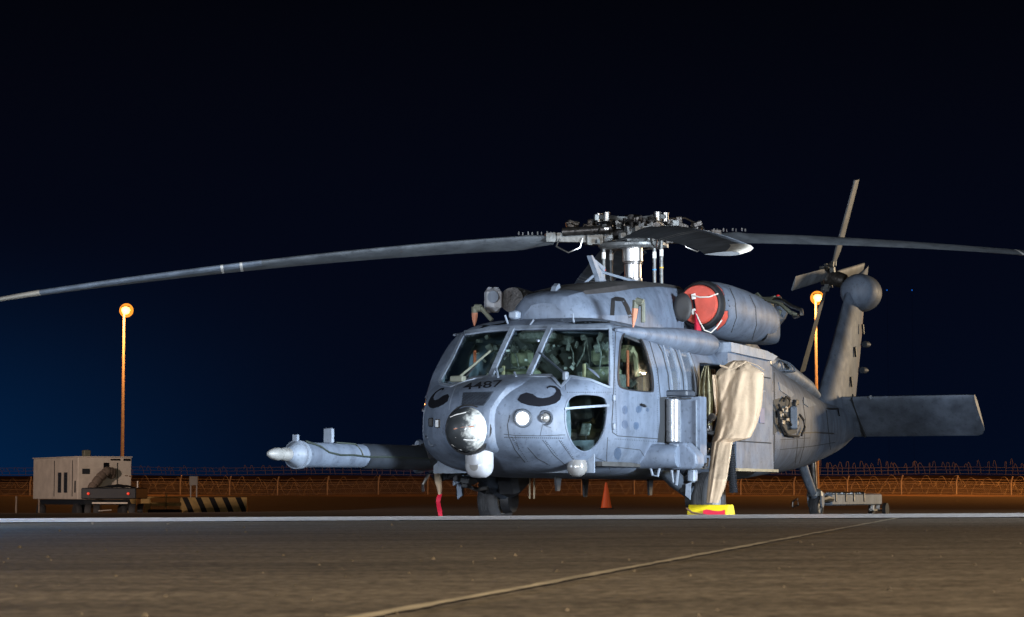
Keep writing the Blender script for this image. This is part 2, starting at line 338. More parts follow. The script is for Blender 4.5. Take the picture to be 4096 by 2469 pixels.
# ------------------------------------------------------------------ helicopter frame
HEAD = .42829; MX, MY = 1.5397, 29.9252
heli = empty('helicopter', (MX, MY, 0), -(pi/2+HEAD))
tag(heli, 'grey military rescue helicopter with drooping rotor blades parked on the apron', 'helicopter')
AX = Vector((-sin(HEAD), -cos(HEAD), 0)); AY = Vector((cos(HEAD), -sin(HEAD), 0)); AZ = Vector((0, 0, 1))
def toloc(v): d = Vector(v); return Vector((d.dot(AX), d.dot(AY), d.z))
CAML = toloc(Vector((0, 0, CAMH)) - Vector((MX, MY, 0)))
def pray(u, v):
    a = (u-2048)/FPX; b = -(v-1234.5)/FPX
    return toloc((a, cos(PITCH)-b*sin(PITCH), sin(PITCH)+b*cos(PITCH))).normalized()
def un(u, v, ax, val):
    d = pray(u, v); k = (val-CAML[ax])/d[ax]; return CAML + d*k
def toworld(p): return Vector((MX, MY, 0)) + AX*p[0] + AY*p[1] + AZ*p[2]
# ---- loft of the body
BODY = [  # x, half width, z bottom, z top, z of widest, n_bottom, n_top
 (-10.25, .04, 1.50, 1.74, 1.62, 2.2, 2.2), (-9.9, .11, 1.38, 1.78, 1.58, 2.2, 2.2), (-9.3, .20, 1.23, 1.80, 1.52, 2.2, 2.3), (-8.6, .29, 1.07, 1.80, 1.46, 2.3, 2.4),
 (-7.6, .38, .91, 1.84, 1.42, 2.4, 2.4), (-6.6, .50, .79, 1.97, 1.42, 2.5, 2.4), (-5.6, .62, .71, 2.13, 1.42, 2.6, 2.4), (-4.4, .80, .65, 2.25, 1.42, 2.8, 2.6),
 (-3.3, .98, .60, 2.34, 1.4, 3.2, 3.0), (-2.3, 1.14, .57, 2.40, 1.4, 3.8, 3.4), (-1.0, 1.19, .57, 2.42, 1.3, 4.2, 3.6), (1.0, 1.19, .57, 2.43, 1.3, 4.2, 3.6),
 (2.2, 1.19, .57, 2.44, 1.3, 4.0, 3.8), (2.8, 1.175, .57, 2.42, 1.3, 3.8, 4.4), (3.05, 1.16, .575, 2.36, 1.3, 3.7, 5.0), (3.18, 1.15, .58, 2.27, 1.28, 3.6, 5.5), (3.35, 1.135, .59, 2.11, 1.26, 3.5, 6.0),
 (3.55, 1.11, .60, 1.93, 1.24, 3.3, 6.0), (3.78, 1.06, .62, 1.715, 1.2, 3.1, 5.0), (4.0, .98, .65, 1.66, 1.16, 2.9, 3.6), (4.2, .87, .73, 1.61, 1.13, 2.7, 2.9),
 (4.38, .73, .80, 1.55, 1.12, 2.5, 2.5), (4.50, .58, .85, 1.48, 1.12, 2.4, 2.3), (4.58, .42, .89, 1.40, 1.12, 2.3, 2.2), (4.63, .22, .95, 1.29, 1.12, 2.2, 2.1), (4.645, .05, 1.07, 1.17, 1.12, 2, 2)]
def section(x, inset=0, N=88, tab=BODY):
    hw, zb, zt, zc, nb, ntp = interp(tab, x); hw -= inset; zb += inset; zt -= inset; zc = max(zb+.01, min(zt-.01, zc)); r = []
    for k in range(N):
        a = 2*pi*k/N; c, s_ = cos(a), sin(a); n = ntp if s_ >= 0 else nb; h = (zt-zc) if s_ >= 0 else (zc-zb)
        r.append(Vector((x, hw*(abs(c)**(2/n))*(1 if c >= 0 else -1), zc + h*(abs(s_)**(2/n))*(1 if s_ >= 0 else -1))))
    return r
xsb = []
x = -10.25
while x < 4.645: xsb.append(x); x += .22 if x < -2.4 else (.12 if x < 2.6 else (.06 if x < 4.3 else .03))
xsb.append(4.645)
body = MB().ring([section(x) for x in xsb])
BV = BVHTree.FromPolygons([Vector(v) for v in body.v], body.f)
inner = MB().ring([section(x, .055) for x in xsb if -2.0 < x < 3.86])
def hit(u, v, bv=None):
    d = pray(u, v); p, n, i, dist = (bv or BV).ray_cast(CAML, d)
    if p is None:
        q, n, i, dd = (bv or BV).find_nearest(CAML + d*((Vector((2.5, .6, 1.5))-CAML).dot(d))); return q, n
    if n.dot(d) > 0: n = -n
    return p, n
def dens(poly, step):
    out = []
    for i in range(len(poly)):
        a, b_ = Vector(poly[i]), Vector(poly[(i+1) % len(poly)]); k = max(1, int((b_-a).length/step))
        for j in range(k): out.append(a.lerp(b_, j/k))
    return out
def smoothpoly(poly, it=2):
    """Chaikin corner cutting"""
    for _ in range(it):
        q = []
        for i in range(len(poly)):
            a, b_ = Vector(poly[i]), Vector(poly[(i+1) % len(poly)]); q += [a.lerp(b_, .25), a.lerp(b_, .75)]
        poly = q
    return [tuple(p) for p in poly]
def inside(p, poly):
    c = False; n = len(poly)
    for i in range(n):
        x1, y1 = poly[i][0], poly[i][1]; x2, y2 = poly[i-1][0], poly[i-1][1]
        if (y1 > p[1]) != (y2 > p[1]) and p[0] < (x2-x1)*(p[1]-y1)/(y2-y1)+x1: c = not c
    return c
def patch(name, poly, m, parent, off=.004, thick=.012, holes=(), step=14, bv=None, proj=None, mirror=False, smooth=True):
    """thin curved piece lying on a surface; poly in photo pixels cast from the camera point onto the real surface (or proj(u,v)->point,normal)"""
    out = dens(poly, step); loops = [out] + [dens(h, step) for h in holes]; pts = []; edges = []
    for L_ in loops:
        s0 = len(pts); pts += [Vector((p[0], p[1])) for p in L_]; edges += [(s0+i, s0+(i+1) % len(L_)) for i in range(len(L_))]
    nb = len(pts)
    us = [p[0] for p in out]; vs_ = [p[1] for p in out]; y = min(vs_)+step*.5; row = 0
    while y < max(vs_):
        x_ = min(us)+step*(.5 if row % 2 else 1.0)
        while x_ < max(us):
            if inside((x_, y), out) and not any(inside((x_, y), h) for h in loops[1:]):
                if min((Vector((x_, y))-q).length for q in pts[:nb]) > step*.45: pts.append(Vector((x_, y)))
            x_ += step
        y += step; row += 1
    V, E_, F_, *_ = delaunay_2d_cdt(pts, edges, [], 0, .01)
    F_ = [f for f in F_ if inside(sum((V[i] for i in f), Vector((0, 0)))/3, out) and not any(inside(sum((V[i] for i in f), Vector((0, 0)))/3, h) for h in loops[1:])]
    top = []; bot = []
    for p in V:
        q, n = proj(p[0], p[1]) if proj else hit(p[0], p[1], bv)
        if mirror: q = Vector((q[0], -q[1], q[2])); n = Vector((n[0], -n[1], n[2]))
        top.append(q+n*off); bot.append(q+n*(off-thick))
    mb = MB(); nV = len(V); cnt = {}
    for f in F_:
        for a, b_ in ((f[0], f[1]), (f[1], f[2]), (f[2], f[0])): cnt[(a, b_)] = 1
    fs = [tuple(f) for f in F_] + [tuple(i+nV for i in reversed(f)) for f in F_]
    for (a, b_) in cnt:
        if (b_, a) not in cnt: fs.append((b_, a, a+nV, b_+nV))
    mb.add(top+bot, fs)
    return mb.build(name, m, parent, smooth)
def cutter(mb, poly, step=18, front=.12, back=.22, mirror=False):
    pl = dens(poly, step); a = []; b_ = []
    for p in pl:
        q, n = hit(p[0], p[1]); d = pray(p[0], p[1]); f, g = q-d*front, q+d*back
        if mirror: f = Vector((f[0], -f[1], f[2])); g = Vector((g[0], -g[1], g[2]))
        a.append(f); b_.append(g)
    n = len(pl); c1 = sum(a, Vector())/n; c2 = sum(b_, Vector())/n
    fs = [(i, (i+1) % n, (i+1) % n+n, i+n) for i in range(n)] + [(i, 2*n, (i+1) % n) for i in range(n)] + [(i+n, (i+1) % n+n, 2*n+1) for i in range(n)]
    mb.add(a+b_+[c1, c2], fs)
def line(name, pts_px, m, parent, wpx=4, off=.003, thick=.006, closed=False, mirror=False, bv=None, smoothit=0):
    """narrow strip (seam, frame or bead) following the skin"""
    P_ = [Vector(p) for p in pts_px]
    if closed: P_ = [Vector(p) for p in (smoothpoly(P_, smoothit) if smoothit else P_)]; P_.append(P_[0])
    D = []
    for a, b_ in zip(P_[:-1], P_[1:]):
        k = max(1, int((b_-a).length/12)); D += [a.lerp(b_, j/k) for j in range(k)]
    D.append(P_[-1]); rings = []
    for i, p in enumerate(D):
        a = D[i-1] if i else (D[-2] if closed else D[0]); b_ = D[i+1] if i+1 < len(D) else (D[1] if closed else D[-1]); t = (b_-a).normalized(); nrm = Vector((-t.y, t.x))*wpx/2
        q1, n1 = hit(*(p-nrm), bv); q2, n2 = hit(*(p+nrm), bv); q = [q1+n1*off, q2+n2*off, q2+n2*(off-thick), q1+n1*(off-thick)]
        if mirror: q = [Vector((c[0], -c[1], c[2])) for c in q]
        rings.append(q)
    return MB().ring(rings, not closed).build(name, m, parent, ang=50)

# ------------------------------------------------------------------ fuselage with real openings
W_port = [(2212, 1322), (2434, 1319), (2436, 1545), (2360, 1515), (2282, 1500), (2245, 1540), (2205, 1498), (2122, 1500)]
W_mid = [(2062, 1322), (2190, 1321), (2105, 1497), (1972, 1500)]
W_star = [(1866, 1338), (2040, 1323), (1955, 1502), (1900, 1506), (1860, 1516), (1800, 1540), (1764, 1528)]
DW = smoothpoly([(2489, 1331), (2545, 1333), (2568, 1362), (2590, 1425), (2607, 1500), (2610, 1560), (2600, 1567), (2500, 1556), (2474, 1538), (2478, 1440)], 2)
CW = smoothpoly([(2282, 1590), (2320, 1577), (2395, 1583), (2424, 1597), (2428, 1650), (2415, 1730), (2380, 1790), (2340, 1812), (2300, 1790), (2272, 1735), (2262, 1680), (2266, 1625)], 2)
G1 = smoothpoly([(2640, 1352), (2668, 1358), (2700, 1430), (2718, 1500), (2718, 1595), (2690, 1595), (2682, 1500), (2665, 1430)], 1)
G2 = smoothpoly([(2700, 1364), (2732, 1372), (2765, 1440), (2783, 1510), (2786, 1600), (2748, 1600), (2742, 1510), (2725, 1440)], 1)
CAB = [(2798, 1452), (2930, 1460), (3000, 1500), (3010, 1700), (3005, 1830), (2810, 1822), (2800, 1620)]
cut = MB()
for pl in (W_port, W_mid, W_star): cutter(cut, pl, 18, .14, .34)
cutter(cut, CW, 22, .1, .3); cutter(cut, CW, 22, .1, .3, mirror=True)
cutter(cut, DW, 26, .2, .55); cutter(cut, DW, 26, .2, .55, mirror=True)
cutter(cut, G1, 30, .16, .34); cutter(cut, G2, 30, .16, .34); cutter(cut, CAB, 40, .2, .45)
# starboard windscreen outer pane is the mirror of the port one on the real surface
def solid(mb, name):
    me = bpy.data.meshes.new(name); me.from_pydata(mb.v, [], mb.f); bm = bmesh.new(); bm.from_mesh(me)
    bmesh.ops.remove_doubles(bm, verts=bm.verts, dist=1e-5); bmesh.ops.recalc_face_normals(bm, faces=bm.faces); bm.to_mesh(me); bm.free()
    o = bpy.data.objects.new(name, me); COL.objects.link(o); return o
ob, oi, oc = solid(body, 'tmp_body'), solid(inner, 'tmp_inner'), solid(cut, 'tmp_cut')
for tool in (oi, oc):
    md = ob.modifiers.new('b', 'BOOLEAN'); md.operation = 'DIFFERENCE'; md.object = tool; md.solver = 'EXACT'; md.use_self = (tool is oc)
dg = bpy.context.evaluated_depsgraph_get()
fm = bpy.data.meshes.new_from_object(ob.evaluated_get(dg)); print('fuselage faces', len(fm.polygons))
for o in (ob, oi, oc): bpy.data.objects.remove(o)
fm.name = 'fuselage'; fus = link('fuselage', fm, M['paint'], heli, True, 30)

# glazing
for nm, pl in (('windscreen_pane', W_port), ('windscreen_pane', W_mid), ('windscreen_pane', W_star)): patch(nm, pl, M['glass'], heli, -.012, .008)
for mir in (False, True):
    patch('chin_window', CW, M['glass'], heli, -.010, .008, mirror=mir)
    f = patch('chin_window_frame', smoothpoly([(p[0]+(p[0]-2345)*.07, p[1]+(p[1]-1690)*.05) for p in CW], 0), M['paint'], heli, .006, .016, holes=[CW], mirror=mir)
    line('chin_window_bar', [(2258, 1636), (2345, 1628), (2434, 1622)], M['paint2'], heli, 9, .012, .03, mirror=mir)
    dw = patch('door_window', DW, M['glass'], heli, -.012, .008, mirror=mir)
    patch('window_frame', [(p[0]+(p[0]-2545)*.10, p[1]+(p[1]-1450)*.045) for p in DW], M['black'], dw, .006, .014, holes=[DW], mirror=mir)
patch('gunner_window', G1, M['glass2'], heli, -.004, .008); patch('gunner_window', G2, M['glass2'], heli, -.004, .008)
for g, cx, cy in ((G1, 2682, 1475), (G2, 2745, 1485)): line('gunner_window_frame', g, M['paint2'], heli, 5, .012, .02, closed=True)
for a, b_ in ((((1957, 1503), (2000, 1415), (2048, 1318))), (((2113, 1500), (2155, 1410), (2198, 1318)))) if False else ([((1963, 1506), (2005, 1412), (2051, 1314)), None], [((2114, 1503), (2157, 1410), (2201, 1312)), None]):
    line('windscreen_post', a, M['paint2'], heli, 17, .022, .035)
line('windscreen_frame', [(2441, 1312), (2444, 1400), (2444, 1552)], M['paint2'], heli, 12, .010, .02)
line('windscreen_frame', [(1858, 1328), (1815, 1420), (1756, 1530)], M['paint2'], heli, 10, .010, .02)
line('windscreen_frame', [(1858, 1333), (1950, 1320), (2050, 1313), (2200, 1309), (2330, 1309), (2444, 1310)], M['paint2'], heli, 14, .010, .02)
line('windscreen_frame', [(1756, 1536), (1800, 1545), (1862, 1522), (1905, 1511), (1960, 1508), (2110, 1505), (2205, 1503), (2243, 1549), (2280, 1507), (2360, 1521), (2440, 1552)], M['paint2'], heli, 9, .010, .02)

# door and skin seams
def seam(p, w_=3.2, closed=False, par=None): return line('panel_seam', p, M['seam'], par or fus, w_, .0015, .004, closed=closed)
seam([(2455, 1300), (2462, 1330), (2458, 1450), (2453, 1600), (2447, 1700), (2450, 1730), (2470, 1744), (2640, 1756)])
seam([(2455, 1300), (2530, 1312), (2570, 1330), (2600, 1372), (2630, 1480), (2642, 1600), (2640, 1756)])
seam([(2618, 1352), (2650, 1410), (2672, 1500), (2680, 1600), (2676, 1720)], 4)
seam([(2676, 1356), (2705, 1410), (2731, 1500), (2737, 1590)], 4)
seam([(2724, 1362), (2760, 1415), (2792, 1510), (2800, 1640)], 5)
seam([(2015, 1737), (2060, 1742), (2160, 1744), (2260, 1740)], 2.6)
seam([(2040, 1660), (2030, 1700), (2035, 1745), (2060, 1800), (2100, 1850)], 3)
seam([(2110, 1790), (2150, 1835), (2200, 1862)], 2.4); seam([(2170, 1760), (2215, 1820), (2270, 1868)], 2.4)
seam([(2235, 1760), (2290, 1835), (2350, 1885)], 2.4); seam([(2430, 1750), (2425, 1860)], 2.4)
seam([(3000, 1560), (3095, 1565)], 2.4); seam([(3096, 1480), (3098, 1700), (3094, 1880)], 4)
seam([(3110, 1800), (3250, 1785), (3340, 1770)], 2.2); seam([(3305, 1640), (3318, 1760), (3322, 1800)], 2.2); seam([(3180, 1640), (3190, 1780), (3180, 1860)], 2.2)
seam([(3120, 1760), (3240, 1752)], 2)
seam([(3210, 1600), (3222, 1680), (3215, 1790), (3195, 1862)], 2.0); 
seam([(2060, 1742), (2075, 1800)], 2); seam([(2160, 1744), (2170, 1700), (2205, 1712)], 2)
seam([(2470, 1790), (2560, 1800), (2600, 1860)], 2.2); seam([(2380, 1830), (2430, 1850), (2445, 1900)], 2.2); seam([(2260, 1505), (2262, 1560)], 2.2)
fd = MB()
def dots(a, b_, n_, bv=None, r_=.006):
    for k in range(n_):
        f = k/(n_-1); q, n = hit(lerp(a[0], b_[0], f), lerp(a[1], b_[1], f), bv); t1 = n.cross(Vector((0, 0, 1))).normalized(); t2 = n.cross(t1); o_ = q+n*.0016; fd.add([o_-t1*r_-t2*r_, o_+t1*r_-t2*r_, o_+t1*r_+t2*r_, o_-t1*r_+t2*r_], [(0, 1, 2, 3)])
for a, b_, n_ in (((2460, 1756), (2635, 1768), 26), ((2462, 1590), (2466, 1735), 20), ((2630, 1600), (2632, 1745), 18), ((2020, 1750), (2250, 1753), 30), ((2048, 1750), (2110, 1845), 16), ((2450, 1320), (2462, 1590), 24), ((3102, 1560), (3100, 1870), 34), ((3110, 1806), (3335, 1776), 26), ((3216, 1600), (3226, 1790), 20), ((3110, 1768), (3300, 1760), 22), ((2182, 1765), (2228, 1822), 10), ((2245, 1765), (2300, 1840), 12), ((2560, 1345), (2625, 1480), 14), ((2626, 1480), (2634, 1600), 12), ((2210, 1312), (2430, 1304), 30), ((2270, 1570), (2440, 1570), 20), ((3290, 1650), (3300, 1790), 14), ((2380, 1860), (2600, 1850), 22)): dots(a, b_, n_)
tag(fd.build('rivet_rows', M['seam'], heli, smooth=False, fix=False), kind='stuff')
for (u_, v_) in ((2448, 1592), (2448, 1706)):
    q, n = hit(u_+4, v_); MB().box(q+n*.012, (.05, .03, .07), bev=.008).build('door_hinge', M['paint2'], heli)
q, n = hit(2566, 1622); MB().tube([q+n*.02+Vector((.06, 0, .01)), q+n*.035, q+n*.02-Vector((.08, 0, .01))], .012).build('door_handle', M['black'], heli)
patch('canister_shadow_patch', [(2638, 1590), (2662, 1588), (2664, 1772), (2630, 1770), (2640, 1680)], M['seam'], heli, .003, .006, step=12)  # dark patch on the skin paints the shadow beside the canister
# faded overpainted blotches on the door skin and a lighter square
M['blot'] = paint('overpaint_patch', (.065, .10, .165))
for (u_, v_, a_, b_) in ((2500, 1640, 12, 18), (2555, 1638, 12, 17), (2500, 1698, 13, 20), (2545, 1703, 11, 17), (2470, 1815, 16, 26), (2590, 1640, 6, 8)):
    patch('overpaint_patch', smoothpoly([(u_+a_*cos(k*pi/4)*random.uniform(.85, 1.1), v_+b_*sin(k*pi/4)*random.uniform(.85, 1.1)) for k in range(8)], 1), M['blot'], fus, .0022, .004, step=9)

# moustache marking, number, grille
mo = [(2070, 1600), (2082, 1580), (2105, 1571), (2130, 1577), (2148, 1590), (2170, 1594), (2195, 1590), (2215, 1580), (2225, 1566), (2220, 1554), (2204, 1549), (2192, 1552), (2190, 1556), (2186, 1549), (2200, 1543), (2222, 1545), (2240, 1560), (2246, 1580), (2240, 1600), (2222, 1614), (2190, 1623), (2155, 1627), (2115, 1622), (2085, 1612)]
patch('moustache_marking', mo, M['mark'], heli, .0035, .005, step=7); patch('moustache_marking', mo, M['mark'], heli, .0035, .005, step=7, mirror=True)

# ---- nose bay standing proud of the cheeks
NB = [ # z, x front, half width front, x rear, half width rear
 (.82, 4.40, .16, 3.95, .26), (.87, 4.62, .17, 4.30, .30), (.95, 4.70, .175, 4.38, .31), (1.10, 4.72, .18, 4.40, .30), (1.28, 4.70, .185, 4.38, .29), (1.36, 4.66, .21, 4.30, .34),
 (1.46, 4.58, .25, 4.12, .43), (1.56, 4.44, .28, 3.98, .50), (1.62, 4.22, .29, 3.90, .52), (1.665, 4.02, .28, 3.84, .50), (1.69, 3.92, .26, 3.83, .46)]
def nbring(r):
    z, xf, wf, xb, wb = r; P_ = []
    half = [(xf+.012, 0), (xf+.008, wf*.5), (xf, wf*.88), (xf-.015, wf), (lerp(xf, xb, .35), lerp(wf, wb, .40)), (lerp(xf, xb, .7), lerp(wf, wb, .74)), (xb, wb), (xb-.5, wb*.8)]
    P_ = [Vector((a, b_, z)) for a, b_ in half] + [Vector((a, -b_, z)) for a, b_ in reversed(half[1:])]
    return P_
zt_ = [.82+i*(.87/34) for i in range(35)]
nbm = MB().ring([nbring((z, *interp(NB, z))) for z in zt_]); NBV = BVHTree.FromPolygons([Vector(v) for v in nbm.v], nbm.f)
nose = nbm.build('nose_bay', M['paint'], heli, ang=28)
both = MB().add(nbm.v, nbm.f).add(body.v, body.f); BOTH = BVHTree.FromPolygons([Vector(v) for v in both.v], both.f)
# number 4487 cast on to the bay
def text_px(txt, u0, v0, size, du, dv, m, parent, name, shear=0.0, bv=None, wid=1.0, mir=False):
    cu = bpy.data.curves.new('t', 'FONT'); cu.body = txt; cu.size = 1; cu.resolution_u = 3; cu.offset = .012
    to = bpy.data.objects.new('t', cu); me = bpy.data.meshes.new_from_object(to); bpy.data.objects.remove(to)
    bm = bmesh.new(); bm.from_mesh(me); bmesh.ops.triangulate(bm, faces=bm.faces)
    bmesh.ops.subdivide_edges(bm, edges=[e_ for e_ in bm.edges if e_.calc_length() > .15], cuts=1); bmesh.ops.triangulate(bm, faces=bm.faces)
    vs = []; fs = []
    for v in bm.verts:
        x_, y_ = v.co.x*wid, v.co.y; u = u0+size*(x_*du[0]+y_*dv[0]); vv = v0+size*(x_*du[1]+y_*dv[1]); q, n = hit(u, vv, bv); vs.append(q+n*.004)
    bm.verts.index_update(); fs = [tuple(v.index for v in f.verts) for f in bm.faces]; bm.free()
    return MB().add(vs, fs).build(name, m, parent, fix=False)
text_px('4487', 1852, 1561, 44, (1, -.09), (.12, -.86), M['mark'], nose, 'number_marking', bv=BOTH, wid=1.75)
line('bay_edge_seam', [(1832, 1528), (1818, 1560), (1803, 1600), (1797, 1640)], M['paint2'], nose, 4, .004, .008, bv=BOTH)
# grille with holes, built as rows of small dark slots in a frame
gp = [(1852, 1572), (1975, 1567), (1955, 1600), (1935, 1624), (1845, 1628)]
gr = patch('grille', gp, M['paintd'], nose, .006, .012, bv=BOTH, step=10)
sl = MB()
for i in range(12):
    for j in range(24):
        u_ = 1852+j*5.1+(i % 2)*2.5-i*.6; v_ = 1574+i*4.6
        if inside((u_+1, v_+1), gp) and inside((u_-2, v_-2), gp) and inside((u_+3, v_+2), gp):
            q, n = hit(u_, v_, BOTH); d1, _ = hit(u_+1.6, v_+.8, BOTH); d2, _ = hit(u_-.5, v_+1.5, BOTH); a = (d1-q); b_ = (d2-q); o_ = q+n*.0078
            sl.add([o_-a-b_, o_+a-b_, o_+a+b_, o_-a+b_], [(0, 1, 2, 3)])
so = sl.build('grille_hole', M['mark'], gr, fix=False, smooth=False); tag(so, kind='stuff')
# radome: recessed black throat, ring and shiny dome
RC = Vector((4.66, -.08, 1.085))
MB().lathe(RC, (1, 0, 0), [(-.30, .20), (-.26, .275), (0.0, .28), (.03, .275), (.035, .258), (.0, .250)], 40).build('radome_collar', M['black'], heli)
rd = MB().lathe(RC, (1, 0, 0), [(.0, .247), (.03, .246), (.09, .234), (.15, .206), (.20, .163), (.235, .11), (.252, .058), (.256, .012)], 40, cap=True).build('radome', M['radome'], heli, ang=80)
for pts_ in ([(.2, -.13, .13), (.225, -.05, .155), (.20, .06, .18)], [(.255, -.06, .0), (.25, .05, .02), (.215, .16, .025)], [(.235, -.05, -.09), (.22, .08, -.12), (.16, .17, -.12)], [(.10, -.2, -.10), (.13, -.13, -.17), (.10, -.04, -.225)]):
    mbx = MB(); P2 = []
    for (a, b_, c) in pts_:
        v = Vector((a, b_, c)); v2 = Vector((a*.98, b_, c)); P2.append(RC+v2+Vector((.003, 0, 0)))
    mbx.tube(P2, .006, 5).build('lightning_strip', M['rust'] if pts_[0][0] == .255 else M['white'], rd)
# sensor turret below the chin
M['turret'] = mat('turret_enamel', (.36, .38, .42), .3, noise=.08)
TC = Vector((4.50, -.03, .86))
tur = MB().lathe(TC, (0, 0, -1), [(-.06, .12), (0, .15), (.02, .155), (.14, .155), (.16, .15)], 28, cap=True).build('sensor_turret', M['turret'], heli)
MB().lathe(TC+Vector((.0, .0, -.16)), (0, 1, 0), [(-.13, .06), (-.125, .10), (-.08, .135), (0, .142), (.08, .135), (.125, .10), (.13, .06)], 24, cap=True).build('turret_ball', M['turret'], tur, ang=60)
MB().lathe(TC+Vector((.05, .0, -.16)), (1, 0, -.15), [(.06, .055), (.092, .052), (.094, .04)], 18, cap=True).build('turret_lens', M['lens'], tur)
for k in range(9):
    a = 2*pi*k/9; MB().lathe(TC+Vector((.139*cos(a), .139*sin(a), -.05)), (cos(a), sin(a), 0), [(0, .008), (.006, .008)], 8, cap=True).build('bolt', M['black'], tur)
# landing lights on the port cheek (and mirrored)
for mir in (1,):
    for (u_, v_, r_, lit) in ((2090, 1674, .085, True), (2180, 1672, .068, False)):
        q, n = hit(u_, v_); q = Vector((q[0], q[1]*mir, q[2])); n = Vector((n[0], n[1]*mir, n[2])); d = Vector((.93, .36*mir, 0)).normalized()
        housing = MB().lathe(q-d*.03, d, [(-.02, r_*1.28), (.028, r_*1.26), (.045, r_*1.1), (.045, r_*.95), (-.01, r_*.8)], 24).build('landing_light', M['paintd'], heli)
        MB().lathe(q+d*.005, d, [(0, r_*.8), (.03, r_*.72), (.05, r_*.5), (.06, r_*.1)], 20, cap=True).build('lamp_lens', M['lit'] if (lit and mir == 1) else M['lens'], housing, ang=70)
q, n = hit(2205, 1668)
# under-belly search light and antenna blades
MB().lathe((3.82, .84, .70), (0, 0, -1), [(-.06, .10), (.0, .115), (.05, .115), (.10, .085), (.125, .04)], 20, cap=True).build('search_light', M['lens'], heli, ang=60)
for (x_, y_, z_, h_) in ((3.1, .3, .58, .16), (.2, .3, .57, .20), (1.1, -.2, .57, .22), (-.8, .5, .57, .18)):
    MB().prism([(-.08, .03), (.10, .03), (.06, -h_), (-.02, -h_)], (x_, y_-.01, z_), (1, 0, 0), (0, 0, 1), (0, .025, 0)).build('blade_antenna', M['black'], heli, smooth=False)

# wipers, with arm boxes
def bar(a, b_, r=.012): return MB().tube([a, b_], r, 6)
q1, n1 = hit(1835, 1530); q2, n2 = hit(1965, 1415)
wp = MB().box(q1+n1*.04, (.10, .16, .07), bev=.01).build('windscreen_wiper', M['olive'], heli)
bar(q1+n1*.05, q2+n2*.04, .014).build('wiper_arm', M['olive'], wp); q3, n3 = hit(1925, 1440); q4, n4 = hit(1860, 1520); bar(q4+n4*.02, q3+n3*.02, .012).build('wiper_blade', M['black'], wp)
q1, n1 = hit(2262, 1515); wp = MB().box(q1+n1*.03, (.08, .05, .10), bev=.01).build('windscreen_wiper', M['paint2'], heli)
q2, n2 = hit(2160, 1420); bar(q1+n1*.05, q2+n2*.04, .012).build('wiper_arm', M['paintd'], wp)
for (a, b_, c, d_) in ((1993, 1515, 1988, 1482), (2065, 1512, 2060, 1500), (2150, 1365, 2158, 1372)):
    q1, n1 = hit(a, b_); q2, n2 = hit(c, d_); bar(q1+n1*.01, q2+n2*.03, .014).build('washer_nozzle', M['paint2'], heli)

# ------------------------------------------------------------------ cockpit interior
MB().box((.9, 0, .72), (5.4, 2.1, .05)).build('cabin_floor', M['interior'], heli, smooth=False)
MB().box((1.95, -.2, 1.5), (.05, 1.7, 1.5)).build('cockpit_bulkhead', M['interior'], heli, smooth=False)
for s_ in (1, -1):
    st = MB().box((2.62, .52*s_, 1.06), (.5, .5, .14), bev=.04).build('crew_seat', M['seat'], heli)
    MB().box((2.36, .52*s_, 1.47), (.13, .5, .80), Matrix.Rotation(-.16, 3, 'Y'), bev=.04).build('seat_back', M['seat'], st)
    MB().box((2.28, .52*s_, 2.0), (.12, .28, .2), bev=.04).build('headrest', M['seat'], st)
    MB().box((2.5, .52*s_+.29, 1.4), (.5, .03, .75), bev=.01).build('armour_panel', M['gadget'], st)
    MB().tube([(2.44, .52*s_-.17, 1.9), (2.50, .52*s_-.15, 1.5), (2.55, .52*s_, 1.2)], .022, 6).build('harness', M['seatt'], st)
    MB().tube([(2.44, .52*s_+.17, 1.9), (2.50, .52*s_+.15, 1.5), (2.55, .52*s_, 1.2)], .022, 6).build('harness', M['seatt'], st)
    MB().tube([(3.0, .5*s_, .8), (2.98, .5*s_, 1.2), (2.93, .5*s_, 1.35)], .02, 6).build('control_stick', M['gadget'], heli)
ip = MB().box((3.42, 0, 1.42), (.16, 1.7, .46), Matrix.Rotation(.25, 3, 'Y'), bev=.05).build('instrument_panel', M['interior'], heli)
# glare shield draped with olive cloth seen through the panes
for (y_, w_, x_, z_) in ((.62, .72, 3.42, 1.62), (-.62, .72, 3.42, 1.60), (0, .46, 3.45, 1.60)):
    vs = []; fs = []; NX, NY = 7, 13
    for i in range(NX):
        for j in range(NY):
            a, b_ = i/(NX-1), j/(NY-1)-.5; vs.append((x_-.34+a*.42, y_+b_*w_, z_+.07*cos(b_*5.5)-.20*(a-.35)**2+.016*sin(j*2.1+i)+.012*sin(i*2.7+y_*9)))
    fs = [(i*NY+j, i*NY+j+1, (i+1)*NY+j+1, (i+1)*NY+j) for i in range(NX-1) for j in range(NY-1)]
    MB().add(vs, fs).build('glare_shield', M['seat'], heli)
MB().box((2.75, 0, 2.20), (.75, .42, .14), bev=.04).build('overhead_console', M['gadget'], heli)
gm = MB()
for i in range(26):
    x_ = random.uniform(2.3, 3.05); y_ = random.uniform(-.85, .85); gm.box((x_, y_, random.uniform(2.06, 2.22)), (random.uniform(.02, .1), random.uniform(.02, .12), random.uniform(.03, .1)), Matrix.Rotation(random.uniform(-.6, .6), 3, 'X'))
for i in range(18):
    gm.box((random.uniform(2.1, 2.5), random.uniform(-.95, .95), random.uniform(1.5, 2.0)), (random.uniform(.03, .1), random.uniform(.02, .09), random.uniform(.03, .14)), Matrix.Rotation(random.uniform(-.8, .8), 3, 'X'))
tag(gm.build('cockpit_fitting', M['gadget'], heli, smooth=False), kind='stuff')
gm = MB()
